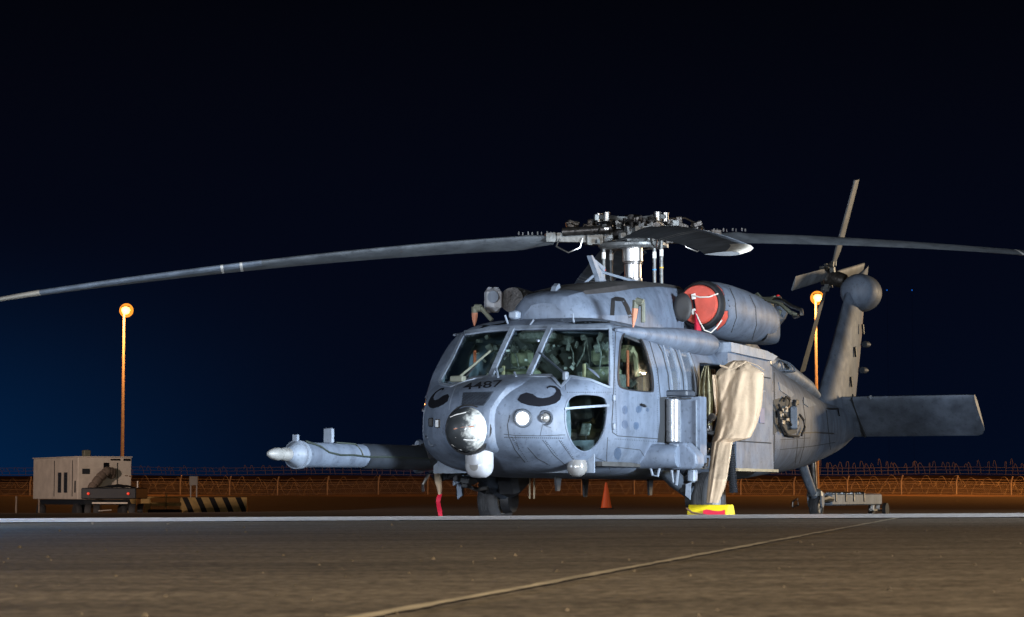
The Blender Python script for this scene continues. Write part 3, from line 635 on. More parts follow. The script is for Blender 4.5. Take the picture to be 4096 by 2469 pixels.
for i in range(7):
    a = Vector((random.uniform(2.2, 2.6), random.uniform(-.8, .8), 2.2)); b_ = a+Vector((random.uniform(-.2, .2), random.uniform(-.2, .2), -random.uniform(.15, .5))); gm.tube([a, (a+b_)/2+Vector((.03, .05, 0)), b_], .009, 5)
tag(gm.build('cockpit_cable', M['gadget'], heli), kind='stuff')
gm = MB()
for i in range(16):
    gm.box((random.uniform(2.7, 3.15), random.uniform(-.8, .85), random.uniform(1.75, 2.12)), (.02, random.uniform(.02, .06), random.uniform(.015, .04)), Matrix.Rotation(random.uniform(-.9, .9), 3, 'X'))
tag(gm.build('mirror_chip', M['chrome'], heli, smooth=False), kind='stuff')
for (x_, y_, z_, s_) in ((2.75, 1.02, 1.82, .42), (3.0, -.80, 1.98, .16)):
    MB().box((x_, y_, z_), (.05, .02, s_), bev=.005).build('sun_shade', M['shade'], heli)
MB().tube([(2.6, .98, 2.0), (2.52, .98, 2.06), (2.40, .98, 1.98), (2.35, .98, 1.75)], .035, 6).build('seat_strap', M['seatt'], heli)
MB().box((1.35, .93, 1.62), (1.3, .03, .34)).build('cabin_lining', M['seatt'], heli, smooth=False); MB().box((1.5, .9, 1.1), (1.2, .03, .5)).build('cabin_lining', M['paint2'], heli, smooth=False)
MB().box((2.0, .8, 2.02), (.6, .2, .2), bev=.04).build('cabin_lining', M['khaki'], heli)
# nose interior seen through the chin windows: pedals, rods, pale bulkhead
for s_ in (1, -1):
    MB().box((3.45, .7*s_, .82), (.5, .5, .03), Matrix.Rotation(.35, 3, 'Y')).build('heel_panel', M['paint2'], heli, smooth=False)
    MB().box((3.68, .68*s_, .80), (.03, .62, .36)).build('kick_panel', M['paint2'], heli, smooth=False)
    for k in (-.14, .14):
        MB().box((3.62, .72*s_+k, 1.10), (.03, .11, .15), Matrix.Rotation(-.5, 3, 'Y'), bev=.008).build('pedal', M['gadget'], heli); bar((3.62, .72*s_+k, 1.05), (3.55, .72*s_+k, .82), .012).build('pedal_rod', M['steel'], heli)
    for k in range(2): bar((3.5+.05*k, (.55+.09*k)*s_, .85), (3.6+.04*k, (.5+.09*k)*s_, 1.32), .009).build('control_rod', M['steel'], heli)
    MB().lathe((3.70, .80*s_, .88), (1, 0, 0), [(0, .04), (.012, .04)], 12, cap=True).build('drain_plug', M['black'], heli)

# ------------------------------------------------------------------ rotor pylon fairing, hoist, roof gear
PY = [ # x, half width at base, half width at top edge, z base, z edge, z ridge
 (-.50, .66, .56, 2.35, 2.93, 3.02), (-.30, .68, .58, 2.35, 2.97, 3.05), (.4, .70, .58, 2.35, 2.95, 3.04), (1.2, .70, .55, 2.35, 2.87, 2.97), (1.9, .67, .50, 2.35, 2.77, 2.88), (2.3, .60, .43, 2.34, 2.72, 2.81), (2.55, .53, .38, 2.34, 2.69, 2.76), (2.68, .48, .34, 2.34, 2.66, 2.73), (2.77, .41, .28, 2.34, 2.62, 2.69), (2.83, .28, .18, 2.34, 2.54, 2.60)]
def pyring(x_):
    wb, wt, zb, ze, zr = interp(PY, x_); h = [(wb, zb-.1), (wb, zb+(ze-zb)*.35), (lerp(wb, wt, .45), zb+(ze-zb)*.75), (wt, ze), (wt*.88, ze+(zr-ze)*.55), (wt*.5, zr-.01), (0, zr)]
    return [Vector((x_, a, b_)) for a, b_ in h] + [Vector((x_, -a, b_)) for a, b_ in reversed(h[:-1])]
pm = MB().ring([pyring(-.5+3.33*(1-(1-i/40)**1.5)) for i in range(41)]); PYV = BVHTree.FromPolygons([Vector(v) for v in pm.v], pm.f)
pyl = pm.build('rotor_pylon_fairing', M['paint'], heli, ang=24)
# dark sheet laid over the pylon top
tm = MB(); vs = []
for i in range(30):
    x_ = -.42+i*.1; wb, wt, zb, ze, zr = interp(PY, x_)
    for a, b_ in ((wt*.985, ze+.012), (wt*.88, ze+(zr-ze)*.55+.012), (wt*.5, zr), (0, zr+.012), (-wt*.5, zr), (-wt*.88, ze+(zr-ze)*.55+.012), (-wt*.985, ze+.012)): vs.append((x_, a, b_))
tm.add(vs, [(i*7+j, i*7+j+1, (i+1)*7+j+1, (i+1)*7+j) for i in range(29) for j in range(6)])
tm.build('pylon_top_sheet', mat('dark_top_sheet', (.035, .034, .037), .9, noise=.3, nscale=9), pyl, fix=False)
# arch shaped black stripe on the pylon side
line('black_stripe', [(2448, 1262), (2452, 1200), (2462, 1196), (2490, 1199), (2506, 1225), (2522, 1270)], M['black'], pyl, 16, .004, .006, bv=PYV)
# rear engine deck and exhaust housing between the nacelles
DK = [(-3.9, .45, 2.1, 2.30), (-3.3, .62, 2.15, 2.45), (-2.4, .75, 2.15, 2.62), (-1.2, .80, 2.2, 2.72), (-.3, .78, 2.2, 2.72)]
dr = []
for i in range(16):
    x_ = -3.9+i*.24; hw, zb, zt = interp(DK, x_); dr.append([Vector((x_, hw*(abs(cos(a))**.6)*(1 if cos(a) >= 0 else -1), (zb+zt)/2+(zt-zb)/2*(abs(sin(a))**.6)*(1 if sin(a) >= 0 else -1))) for a in [2*pi*k/28 for k in range(28)]])
MB().ring(dr).build('engine_deck', M['paintd'], heli)
# hoist (starboard)
ho = MB().lathe((2.05, -.76, 2.72), (1, 0.05, 0), [(-.75, .10), (-.70, .15), (-.1, .165), (.0, .15)], 24, cap=True).build('rescue_hoist', M['hub'], heli)
MB().box((2.13, -.97, 2.72), (.16, .22, .31), bev=.06).build('hoist_end_cap', M['turret'], ho)
MB().lathe((2.21, -.93, 2.75), (1, 0, 0), [(0, .075), (.015, .073), (.018, .02)], 18, cap=True).build('hoist_cover_plate', M['paint2'], ho)
MB().tube([(1.9, -.80, 2.55), (1.9, -.86, 2.38), (1.6, -.9, 2.35)], .035, 8).build('hoist_arm', M['paintd'], ho)
MB().tube([(2.1, -.72, 2.50), (2.15, -.66, 2.36)], .03, 8).build('hoist_bracket', M['paint2'], ho)
# wire cutters
MB().prism([(-.05, 0), (.10, 0), (-.12, .30), (-.20, .34), (-.24, .30), (-.10, .12)], (2.62, -.035, 2.52), (1, 0, 0), (0, 0, 1), (0, .06, 0)).build('wire_cutter', M['paint2'], heli, smooth=False)
wc = MB().prism([(-.20, 0), (.10, 0), (.16, .12), (.40, .36), (.36, .37), (.0, .15)], (1.05, -.03, 2.92), (1, 0, 0), (0, 0, 1), (0, .06, 0)).build('wire_cutter', M['paint2'], heli, smooth=False)
P0 = un(2395, 1085, 1, 0); bar(P0, un(2340, 1132, 1, -.1), .018).build('brace', M['paint2'], wc); bar(P0, un(2550, 1130, 1, .2), .018).build('brace', M['paint2'], wc)
MB().tube([un(2405, 1080, 1, 0)+Vector((0, .01, .0)), un(2365, 1030, 1, 0)], [.05, .012], 5).build('cutter_tip', M['paint2'], wc)
# pitot masts with salmon covers
for s_, (u_, v_) in ((1, (2545, 1250)), (-1, (1898, 1250))):
    base = un(u_, v_+45, 0, 2.6); tip = un(u_-8*1, v_-38, 0, 2.6) if s_ == 1 else un(1925, 1228, 0, 2.6)
    if s_ == 1:
        a, b_, c = un(2572, 1290, 0, 2.6), un(2572, 1212, 0, 2.6), un(2545, 1205, 0, 2.6); d_ = un(2532, 1310, 0, 2.6)
    else:
        a, b_, c = un(1968, 1282, 0, 2.6), un(1925, 1233, 0, 2.6), un(1900, 1232, 0, 2.6); d_ = un(1898, 1305, 0, 2.6)
    pt = MB().tube([a, b_], .028, 8).build('pitot_mast', M['olive'], heli); MB().tube([b_, c], .045, 8).build('pitot_head', M['olive'], pt)
    m_ = c.lerp(d_, .28); MB().tube([c+Vector((0, 0, .01)), m_], [.045, .04], 8).build('pitot_sleeve', M['olive'], pt)
    MB().tube([m_, m_.lerp(d_, .5), d_], [.042, .032, .008], 8).build('pitot_cover', M['rust'], pt)
for (u_, v_, u2, v2) in ((2295, 1290, 2290, 1255), (2120, 1300, 2135, 1278), (2032, 1297, 2020, 1262)):
    q, n = hit(u_, v_); d = un(u2, v2, 0, q[0]); bar(q, d, .012).build('roof_antenna', M['paint2'], heli)
MB().box(un(2060, 1262, 0, 2.85), (.14, .12, .10), bev=.02).build('roof_clamp', M['paint2'], heli)
# roof skylight panels: dark overhead windows
for pl in ([(2230, 1285), (2290, 1262), (2390, 1264), (2470, 1278), (2440, 1293), (2300, 1297)], [(1900, 1302), (1960, 1280), (2010, 1274), (2040, 1296), (1990, 1302)]):
    patch('overhead_window', pl, mat('dark_overhead_glass', (.015, .02, .025), .12), heli, .004, .01, step=16)

# shoulder fairing along the cabin roof edge, port and starboard
SH = [(-.15, .02), (-.10, .10), (0, .155), (.2, .19), (.6, .20), (1.1, .185), (1.7, .145), (2.3, .10), (2.8, .06), (3.1, .02)]
for s_ in (1, -1):
    rings = []
    for i in range(40):
        x_ = -.15+3.25*i/39; r, = interp([(a, b_) for a, b_ in SH], x_)
        rings.append([Vector((x_, s_*(1.02+r*cos(2*pi*k/20)*.95), 2.24+r*sin(2*pi*k/20)*.80)) for k in range(20)])
    MB().ring(rings).build('shoulder_fairing', M['paint'], heli)
    # engine deck ledge
    MB().prism([(-.10, 2.16), (-.10, 2.28), (-1.5, 2.25), (-1.95, 2.20), (-1.75, 2.13)], (0, .62*s_, 0), (1, 0, 0), (0, 0, 1), (0, .66*s_, 0)).build('deck_ledge', M['paint2'], heli, smooth=False)
    MB().prism([(-.1, 2.0), (-.1, 2.16), (-1.75, 2.13), (-1.85, 2.0)], (0, .8*s_, 0), (1, 0, 0), (0, 0, 1), (0, .43*s_, 0)).build('deck_support', M['paint'], heli, smooth=False)

# ------------------------------------------------------------------ engines
covers = []
for s_ in (1, -1):
    C0 = Vector((.02, .90*s_, 2.755)); ax = Vector((-1, .035*s_, -.035)).normalized()
    prof = [(.0, .255), (.03, .285), (.07, .30), (.13, .315), (.22, .328), (.40, .342), (.7, .350), (1.2, .345), (1.6, .325), (2.0, .29), (2.15, .25)]
    nac = MB().lathe(C0+ax*.09, ax, prof, 48, cap=True).build('engine_nacelle', M['paint'], heli, ang=40)
    MB().lathe(C0, ax, [(.02, .245), (.0, .262), (.01, .285), (.07, .312), (.10, .316), (.12, .30)], 48).build('intake_lip', M['black'], nac)
    # exhaust suppressor: squared box turning out
    rg = []
    for i in range(9):
        t_ = i/8; c = Vector((-1.75-.55*t_, (.93+.10*t_*t_)*s_, 2.68-.05*t_)); hw, hz = lerp(.29, .24, t_), lerp(.30, .25, t_); yaw = .5*t_*s_
        rg.append([c+Matrix.Rotation(-yaw, 3, 'Z') @ Vector((0, hw*(abs(cos(a))**.45)*(1 if cos(a) >= 0 else -1), hz*(abs(sin(a))**.45)*(1 if sin(a) >= 0 else -1))) for a in [2*pi*k/28 for k in range(28)]])
    ex = MB().ring(rg, cap=False).build('exhaust_suppressor', M['paintd'], nac)
    MB().ring([[c + (p-c)*.86 for p in rg[-1]] for c in [sum(rg[-1], Vector())/28]] + [[c + (p-c)*.6 + Vector((.35, 0, 0)) for p in rg[-1]] for c in [sum(rg[-1], Vector())/28]]).build('exhaust_duct', M['black'], ex)
    # red foam cover in the intake (separate removable thing)
    cv = empty('intake_cover', heli.matrix_basis @ Vector((C0[0], C0[1], C0[2])), heli.rotation_euler[2])
    K = []
    for k in range(48):
        a = 2*pi*k/48; r = .252*(1-.17*math.exp(-((a-pi)**2)/.12)) if s_ == 1 else .252*(1-.17*math.exp(-(min(a, 2*pi-a)**2)/.12)); K.append((r*cos(a), r*sin(a)))
    MB().ring([[Vector((-.05, y_*.98, z_*.98)) for y_, z_ in K], [Vector((.03, y_*.99, z_*.99)) for y_, z_ in K], [Vector((.055, y_*.93, z_*.93)) for y_, z_ in K], [Vector((.062, y_*.5, z_*.5)) for y_, z_ in K], [Vector((.058, y_*.05, z_*.05)) for y_, z_ in K]]).build('foam_pad', M['redcov'], cv)
    for dz in (.10, -.09): MB().box((.07, -.05*s_+.0, dz), (.012, .055, .07), Matrix.Rotation(.15, 3, 'X'), bev=.003).build('strap_patch', M['white'], cv)
    MB().box((.066, -.045*s_, 0), (.008, .03, .13), Matrix.Rotation(.15, 3, 'X')).build('strap', M['mark'], cv)
    MB().tube([(.08, -.05*s_, .11), (.10, .05, .085), (.09, .16, .085), (.0, .25*s_, .13)], .010, 6).build('rope', M['rope'], cv)
    MB().tube([(.08, -.02*s_, -.10), (.10, .04, -.22), (.09, .10, -.33), (.05, .17, -.36), (.0, .23, -.29), (-.05, .28, -.2)], .009, 6).build('rope', M['rope'], cv)
    MB().add([(.085, -.03, -.08), (.09, -.01, -.08), (.085, -.035, -.34), (.10, .0, -.345), (.09, .06, -.33), (.075, .02, -.34)], [(0, 1, 3, 2), (1, 4, 3), (0, 2, 5)]).build('streamer', M['ribbon'], cv, smooth=False)
    covers.append((s_, cv))
    # bypass openings closed with red pads on the nacelle side
    if s_ == 1:
        NV = BVHTree.FromPolygons([Vector(v) for v in MB().lathe(C0+ax*.09, ax, prof, 48, cap=True).v], MB().lathe(C0+ax*.09, ax, prof, 48, cap=True).f)
        for pl in ([(2842, 1137), (2868, 1140), (2888, 1158), (2898, 1184), (2872, 1180), (2858, 1158)], [(2880, 1245), (2911, 1242), (2912, 1268), (2900, 1296), (2868, 1322), (2863, 1300), (2876, 1275)]):
            patch('bypass_plug', pl, M['redcov'], nac, .004, .01, bv=NV, step=9)
            line('plug_rim', pl, M['paintd'], nac, 3, .006, .01, closed=True, bv=NV)
        line('cowl_seam', [(2915, 1145), (2940, 1200), (2946, 1270), (2925, 1330)], M['seam'], nac, 2.6, .002, .004, bv=NV)
        line('cowl_seam', [(2998, 1180), (3022, 1230), (3026, 1300), (3005, 1370)], M['seam'], nac, 2.6, .002, .004, bv=NV)
        for (u_, v_) in ((2876, 1198), (2886, 1215), (2914, 1202), (2918, 1225), (2882, 1225)):
            q, n = hit(u_, v_, NV); MB().lathe(q, n, [(0, .008), (.005, .008)], 8, cap=True).build('fastener', M['black'], nac)
tag(covers[0][1], 'red foam cover with white straps plugging the near engine intake', 'engine cover'); tag(covers[1][1], 'red foam cover plugging the far engine intake behind the pylon', 'engine cover')
# small dark oval scoop between pylon and intake
MB().lathe(un(2731, 1230, 0, .30), (1, .25, 0), [(-.3, .08), (-.08, .10), (-.01, .112), (.0, .118), (.012, .108), (.02, .07), (.022, .01)], 28, cap=True, sy=1.55).build('oil_cooler_scoop', M['black'], heli, ang=60)
# open cowl parts, beacon and frames behind the nacelles
ba = un(3112, 1195, 0, -2.9)
bc = MB().lathe(ba, (0, 0, 1), [(-.10, .06), (0, .055), (.03, .045)], 14, cap=True).build('beacon_base', M['steel'], heli); MB().lathe(ba+Vector((0, 0, .03)), (0, 0, 1), [(-.02, .03), (.01, .028), (.025, .012)], 14, cap=True).build('beacon_lens', mat('red_beacon_lens', (.7, .02, .02), .3), bc)
for pts_ in ([(3015, 1188), (3030, 1178), (3045, 1195), (3080, 1195), (3100, 1190)], [(3100, 1195), (3135, 1205), (3165, 1225), (3205, 1240), (3208, 1262)], [(3060, 1200), (3120, 1215), (3160, 1250), (3190, 1262)], [(3120, 1240), (3100, 1290), (3085, 1330)], [(3170, 1250), (3178, 1268), (3195, 1262)]):
    MB().tube([un(a, b_, 0, -3.0+.002*(a-3015)) for a, b_ in pts_], .028, 7).build('cowl_strut', random.choice([M['olive'], M['steel'], M['paint2']]), heli)
MB().add([un(3055, 1215, 0, -2.6), un(3110, 1205, 0, -3.1), un(3150, 1240, 0, -3.2), un(3135, 1275, 0, -3.2), un(3090, 1330, 0, -3.1), un(3050, 1290, 0, -2.6)] + [un(a, b_, 0, -3.5) for a, b_ in ((3065, 1215), (3118, 1205), (3158, 1240), (3143, 1275), (3098, 1330), (3060, 1290))], [(0, 1, 2, 3, 4, 5), (6, 7, 8, 9, 10, 11)]+[(i, (i+1) % 6, (i+1) % 6+6, i+6) for i in range(6)]).build('open_cowl', M['paintd'], heli, smooth=False)

# ------------------------------------------------------------------ main rotor
TILT = radians(3.0); RT = Matrix.Rotation(TILT, 3, 'Y')   # forward tilt of the mast
HUB = Vector((0, 0, 3.66))
rot = MB().lathe((0, 0, 3.02), (0.02, 0, 1), [(-.02, .20), (.03, .16), (.05, .125), (.06, .12), (.10, .12), (.11, .108), (.28, .108), (.31, .118), (.32, .130), (.52, .130), (.53, .12)], 40, cap=True).build('rotor_mast', M['chrome'], heli, ang=30)
MB().lathe((0, 0, 3.30), (0, 0, 1), [(0, .126), (.010, .126)], 32, cap=True).build('mast_ring', M['black'], rot)
sw = MB().lathe((.02, 0, 3.50), (.05, 0, 1), [(0, .2), (.0, .40), (.03, .43), (.07, .43), (.09, .38), (.10, .2)], 36).build('swashplate', M['hub2'], heli)
hubp = MB().lathe(HUB-Vector((0, 0, .05)), (.05, 0, 1), [(0, .1), (.0, .30), (.05, .36), (.11, .36), (.16, .26), (.20, .22), (.22, .24), (.27, .24), (.29, .14), (.32, .10), (.33, .02)], 32, cap=True).build('rotor_hub', M['hub'], heli)
for k in range(10):
    a = 2*pi*k/10; MB().lathe(HUB+Vector((.30*cos(a), .30*sin(a), .10)), (0, 0, 1), [(0, .02), (.03, .018)], 8, cap=True).build('hub_bolt', M['steel'], hubp)
# bifilar arms: four curved vibration absorber arms above the hub
for k in range(4):
    a = radians(45+90*k+20); d = Vector((cos(a), sin(a), 0)); n_ = Vector((-sin(a), cos(a), 0))
    ar = MB().prism([(.08, -.09), (.34, -.055), (.50, -.10), (.56, -.05), (.56, .05), (.50, .10), (.34, .055), (.08, .09)], HUB+Vector((0, 0, .18)), d, n_, (0, 0, .05)).build('vibration_absorber_arm', M['hub2'], hubp, smooth=False)
    for s_ in (-1, 1): MB().lathe(HUB+d*.52+n_*.07*s_+Vector((0, 0, .15)), (0, 0, 1), [(0, .045), (.11, .045)], 14, cap=True).build('absorber_weight', M['steel'], ar)
mr = MB()
for i in range(120):
    a = random.uniform(0, 2*pi); r = random.uniform(.12, .62); mr.box(HUB+Vector((r*cos(a), r*sin(a), random.uniform(-.10, .20))), (random.uniform(.02, .09), random.uniform(.02, .07), random.uniform(.02, .08)), Matrix.Rotation(random.uniform(0, 3), 3, 'Z'))
tag(mr.build('hub_fitting', M['hub2'], hubp, smooth=False), kind='stuff')
mr = MB()
for i in range(26):
    a = random.uniform(0, 2*pi); r = random.uniform(.3, .62); p = HUB+Vector((r*cos(a), r*sin(a), random.uniform(-.06, .2))); mr.tube([p, p+Vector((random.uniform(-.03, .03), random.uniform(-.03, .03), .03))], .011, 5)
tag(mr.build('bright_bolt', M['steel'], hubp, smooth=False), kind='stuff')
mr = MB()
for i in range(14):
    a = random.uniform(0, 6.28); p = HUB+Vector((.25*cos(a), .25*sin(a), .15)); q = HUB+Vector((.6*cos(a+.3), .6*sin(a+.3), .0)); mr.tube([p, (p+q)/2+Vector((0, 0, .1)), q], .010, 5)
tag(mr.build('hub_hose', M['black'], hubp), kind='stuff')
def foil(c, th, n=9):
    up = []; lo = []
    for i in range(n+1):
        t_ = (1-cos(pi*i/n))/2; y_ = th*(1.4845*sqrt(t_)-.63*t_-1.758*t_**2+1.4215*t_**3-.5075*t_**4)*c; x_ = c*(.25-t_); up.append((x_, y_*1.1)); lo.append((x_, -y_*.8))
    return up + lo[-2:0:-1]
def world_angle(wx, wy):     # world direction -> local azimuth
    d = toloc((wx, wy, 0)); return math.atan2(d.y, d.x)
base = world_angle(-.996, -.082)
for k in range(4):
    az = base + k*pi/2
    R_ = RT.to_4x4() @ Matrix.Rotation(az, 4, 'Z')
    def Tm(p): return HUB + (R_ @ Vector(p))
    # yoke, spindle, cuff
    cl = MB()
    for q_ in range(16): cl.box(Tm((random.uniform(.4, .82), random.uniform(-.16, .2), random.uniform(.02, .20))), (random.uniform(.04, .16), random.uniform(.03, .10), random.uniform(.04, .10)), R_.to_3x3() @ Matrix.Rotation(random.uniform(-.5, .5), 3, 'Y'), bev=.01)
    tag(cl.build('cuff_fitting', M['hub'], hubp), kind='stuff')
    root = MB().ring([[Tm((r, y_*w_, z_*h_)) for y_, z_ in ((-1, -1), (1, -1), (1, 1), (-1, 1))] for r, w_, h_ in ((.22, .13, .07), (.38, .12, .065), (.40, .16, .10), (.60, .15, .095), (.62, .10, .07), (.98, .085, .055), (1.0, .11, .06), (1.12, .12, .055))]).build('blade_cuff', M['hub2'] if k != 2 else M['hub'], hubp, ang=20)
    MB().tube([Tm((.30, .30, .10)), Tm((.36, .28, .08)), Tm((.92, .17, .06))], .055, 12).build('lag_damper', M['hub'], root); MB().lathe(Tm((.34, .285, .085)), R_.to_3x3() @ Vector((.96, -.2, 0)), [(0, .075), (.05, .075)], 14, cap=True).build('damper_head', M['steel'], root)
    MB().box(Tm((.55, -.20, -.02)), (.12, .10, .10), R_.to_3x3(), bev=.02).build('pitch_horn', M['hub2'], root)
    MB().tube([Tm((.95, .13, -.02)), Tm((1.0, .16, -.12)), Tm((.85, .17, -.20)), Tm((.7, .14, -.14)), Tm((.66, .12, -.02))], .012, 6).build('de_ice_cable', M['steel'], root)
    for j in range(8): MB().lathe(Tm((1.04+.06*j, -.06+.1*(j % 2), .05)), (0, 0, 1), [(-.01, .010), (.03, .010)], 6, cap=True).build('cuff_bolt', M['steel'], root)
    # blade with droop, twist and swept tip
    rings = []; NR = 60; RR = 8.18
    for i in range(NR+1):
        r = 1.0 + (RR-1.0)*i/NR; ch = .30 if r < 1.05 else (lerp(.30, .53, min(1, (r-1.05)/.35))); th = .13 if r > 1.4 else .2
        drp = -.68*((r-.4)/7.8)**1.6; tw = radians(17 - 17*(r-1.0)/7.2); f_ = max(0, (r-7.5)/.68); swp = -.20*f_**1.4; ch *= 1-.38*f_**1.5
        ca, sa = cos(tw), sin(tw)
        # leading edge on the -local-y side for anticlockwise rotation: velocity at azimuth is +y, so leading edge = +y
        rings.append([Tm((r, swp + x_*ca - z_*sa, drp + x_*sa + z_*ca)) for x_, z_ in foil(ch, th)])
    bl = MB().ring(rings).build('rotor_blade', M['blade'], hubp, ang=50)
    # pale abrasion strip along the outer leading edge
    vs = []; fs = []; n0 = int(NR*.52)
    for i in range(n0, NR+1):
        rg = rings[i]; c = sum(rg, Vector())/len(rg); L_ = len(rg)
        for j in (3, 2, 1, 0, L_-1, L_-2, L_-3): vs.append(c+(rg[j]-c)*1.015)
    nn = NR+1-n0; MB().add(vs, [(i*7+j, i*7+j+1, (i+1)*7+j+1, (i+1)*7+j) for i in range(nn-1) for j in range(6)]).build('abrasion_strip', M['paint2'], bl, fix=False)
    vs = []; n0 = int(NR*.915)
    for i in range(n0, NR+1):
        rg = rings[i]; c = sum(rg, Vector())/len(rg); L_ = len(rg)
        for j in (4, 3, 2, 1, 0, L_-1, L_-2, L_-3, L_-4): vs.append(c+(rg[j]-c)*1.03)
    nn = NR+1-n0; MB().add(vs, [(i*9+j, i*9+j+1, (i+1)*9+j+1, (i+1)*9+j) for i in range(nn-1) for j in range(8)]).build('tip_cap_strip', mat('bare_tip_metal', (.72, .68, .60), .4, .2), bl, fix=False)
    for r in (5.0, 5.2):
        i = int((r-1)/(RR-1)*NR); rg = rings[i]; r2 = rings[i+1]; c = sum(rg, Vector())/len(rg); MB().ring([[c+(p-c)*1.02 for p in rg], [c+(lerp(p, q, .28)-c)*1.02 for p, q in zip(rg, r2)]], cap=False).build('blade_band', M['white'], bl)
# pitch control rods with white sleeves and colour tape
for (u_, tape) in ((2415, 'taper'), (2445, None), (2618, 'tapeb'), (2646, 'tapey')):
    q1 = un(u_, 1125, 0, .12 if u_ in (2415, 2646) else -.1); q2 = Vector((q1.x, q1.y, 3.62)); q1.z = 2.98
    pr = MB().tube([q1, q2], .022, 10).build('pitch_rod', M['hub2'], heli)
    MB().tube([q1.lerp(q2, .62), q1.lerp(q2, .75)], .026, 10).build('rod_sleeve', M['white'], pr); MB().lathe(q2-Vector((0, 0, .02)), (0, 0, 1), [(-.03, .03), (0, .045), (.04, .03)], 12, cap=True).build('rod_end', M['steel'], pr)
    if tape: MB().tube([q1.lerp(q2, .38), q1.lerp(q2, .405)], .027, 10).build('colour_tape', M[tape], pr)
MB().tube([HUB+Vector((-.6, .2, .28)), HUB+Vector((-1.1, .3, .34)), HUB+Vector((-1.5, .4, .26)), HUB+Vector((-1.65, .45, .08))], .012, 6).build('de_ice_cable', M['steel'], hubp)

# ------------------------------------------------------------------ tail
def wing(name, secs, m, parent, ang=45):
    """secs: (leading edge point, trailing edge point, thickness ratio); span between them"""
    rings = []
    for le, te, th, nrm in secs:
        le, te, nrm = Vector(le), Vector(te), Vector(nrm); c = (te-le).length; d = (te-le)/c; rings.append([le + d*(.25*c-x_) + nrm*z_ for x_, z_ in foil(c, th, 12)])
    return MB().ring(rings).build(name, m, parent, ang=ang)
fin = wing('tail_fin', [((-7.55, 0, 1.70), (-9.85, 0, 1.60), .15, (0, 1, 0)), ((-7.95, 0, 1.95), (-9.95, .0, 1.98), .15, (0, 1, 0)), ((-8.7, 0, 2.72), (-10.25, 0, 2.72), .17, (0, 1, 0)), ((-9.25, 0, 3.35), (-10.48, 0, 3.45), .19, (0, 1, 0)), ((-9.65, 0, 3.80), (-10.65, .0, 3.9), .16, (0, 1, 0)), ((-10.25, 0, 4.06), (-10.78, 0, 4.14), .10, (0, 1, 0)), ((-10.58, 0, 4.16), (-10.82, 0, 4.24), .08, (0, 1, 0))], M['paint'], heli)
MB().lathe((-10.3, .06, 3.72), (1, .10, 0), [(-.55, .03), (-.45, .13), (-.2, .26), (.1, .325), (.4, .32), (.62, .28), (.72, .20), (.75, .02)], 32, cap=True, sy=.95).build('tail_gearbox_fairing', M['paint'], heli, ang=50)
for (z_, x_) in ((2.88, -10.34), (2.44, -10.18)): MB().lathe((x_, .05, z_), (-1, .35, 0), [(0, .055), (.10, .05), (.16, .02)], 12, cap=True).build('tail_light', M['paintd'], fin)
for (x_, z_) in ((-9.2, 2.2), (-9.45, 2.7), (-9.9, 3.1)): MB().box((x_, .155, z_), (.05, .03, .16), Matrix.Rotation(.3, 3, 'Y')).build('fin_louvre', M['black'], fin, smooth=False)
TR = Vector((-9.93, -.42, 4.0))
# disc basis: up blade leans to port, forward blade
upv = Vector((.20, sin(radians(20)), cos(radians(20)))).normalized(); fw = Vector((1, 0, 0)); fw = (fw-upv*fw.dot(upv)).normalized(); axn = upv.cross(fw).normalized()
if axn.y > 0: axn = -axn
trh = MB().lathe(TR-axn*.18, axn, [(-.1, .12), (0, .13), (.10, .12), (.14, .17), (.20, .17), (.24, .10), (.30, .06)], 22, cap=True).build('tail_rotor_hub', M['hub'], heli)
tm = MB()
for i in range(36):
    a = random.uniform(0, 6.28); r = random.uniform(.04, .26); tm.box(TR+upv*r*sin(a)+fw*r*cos(a)+axn*random.uniform(-.08, .14), (random.uniform(.03, .1), random.uniform(.03, .08), random.uniform(.03, .12)), Matrix.Rotation(random.uniform(0, 3), 3, 'Y'))
tag(tm.build('tail_hub_fitting', M['hub2'], trh, smooth=False), kind='stuff')
for k in range(4):
    d = [upv, fw, -upv, -fw][k]; t_ = [fw, -upv, -fw, upv][k]; rings = []
    for i in range(14):
        r = .18+1.5*i/13; ch = .25 if r > .45 else lerp(.12, .25, (r-.18)/.27); tw = radians(7-6*i/13); cdir = t_*cos(tw)+axn*sin(tw); nd = d.cross(cdir).normalized()
        rings.append([TR + d*r + cdir*x_ + nd*z_ for x_, z_ in foil(ch, .12, 7)])
    MB().ring(rings).build('tail_rotor_blade', M['blade'], trh, ang=50)
# stabilator, trailing edge down
for s_ in (1,):
    c_, sn = cos(radians(38)), sin(radians(38)); ch = 1.0
    def stsec(y_, c=1.0, dx=0): le = Vector((-8.62+dx, y_, 1.93)); return (le, le+Vector((-c_*c, 0, -sn*c)), .13, Vector((-sn, 0, c_)))
    stb = wing('stabilator', [stsec(-2.19, .82, -.08), stsec(-2.14), stsec(-.2), stsec(.2), stsec(1.2), stsec(2.16), stsec(2.23, .97, -.02), stsec(2.28, .85, -.07)], M['paint'], heli)
    MB().tube([(-8.60, .62, 1.94), (-8.62, .64, 1.90)], .03, 6).build('leading_edge_tape', M['paint2'], stb)
    for y_ in (1.5, 2.05): MB().box((-9.30, y_, 1.43), (.16, .14, .02), Matrix.Rotation(-radians(38), 3, 'Y')).build('drain_scoop', M['black'], stb)
    MB().box((-9.0, .33, 1.64), (.95, .02, .12), Matrix.Rotation(-radians(38), 3, 'Y')).build('root_rib', M['seam'], stb)
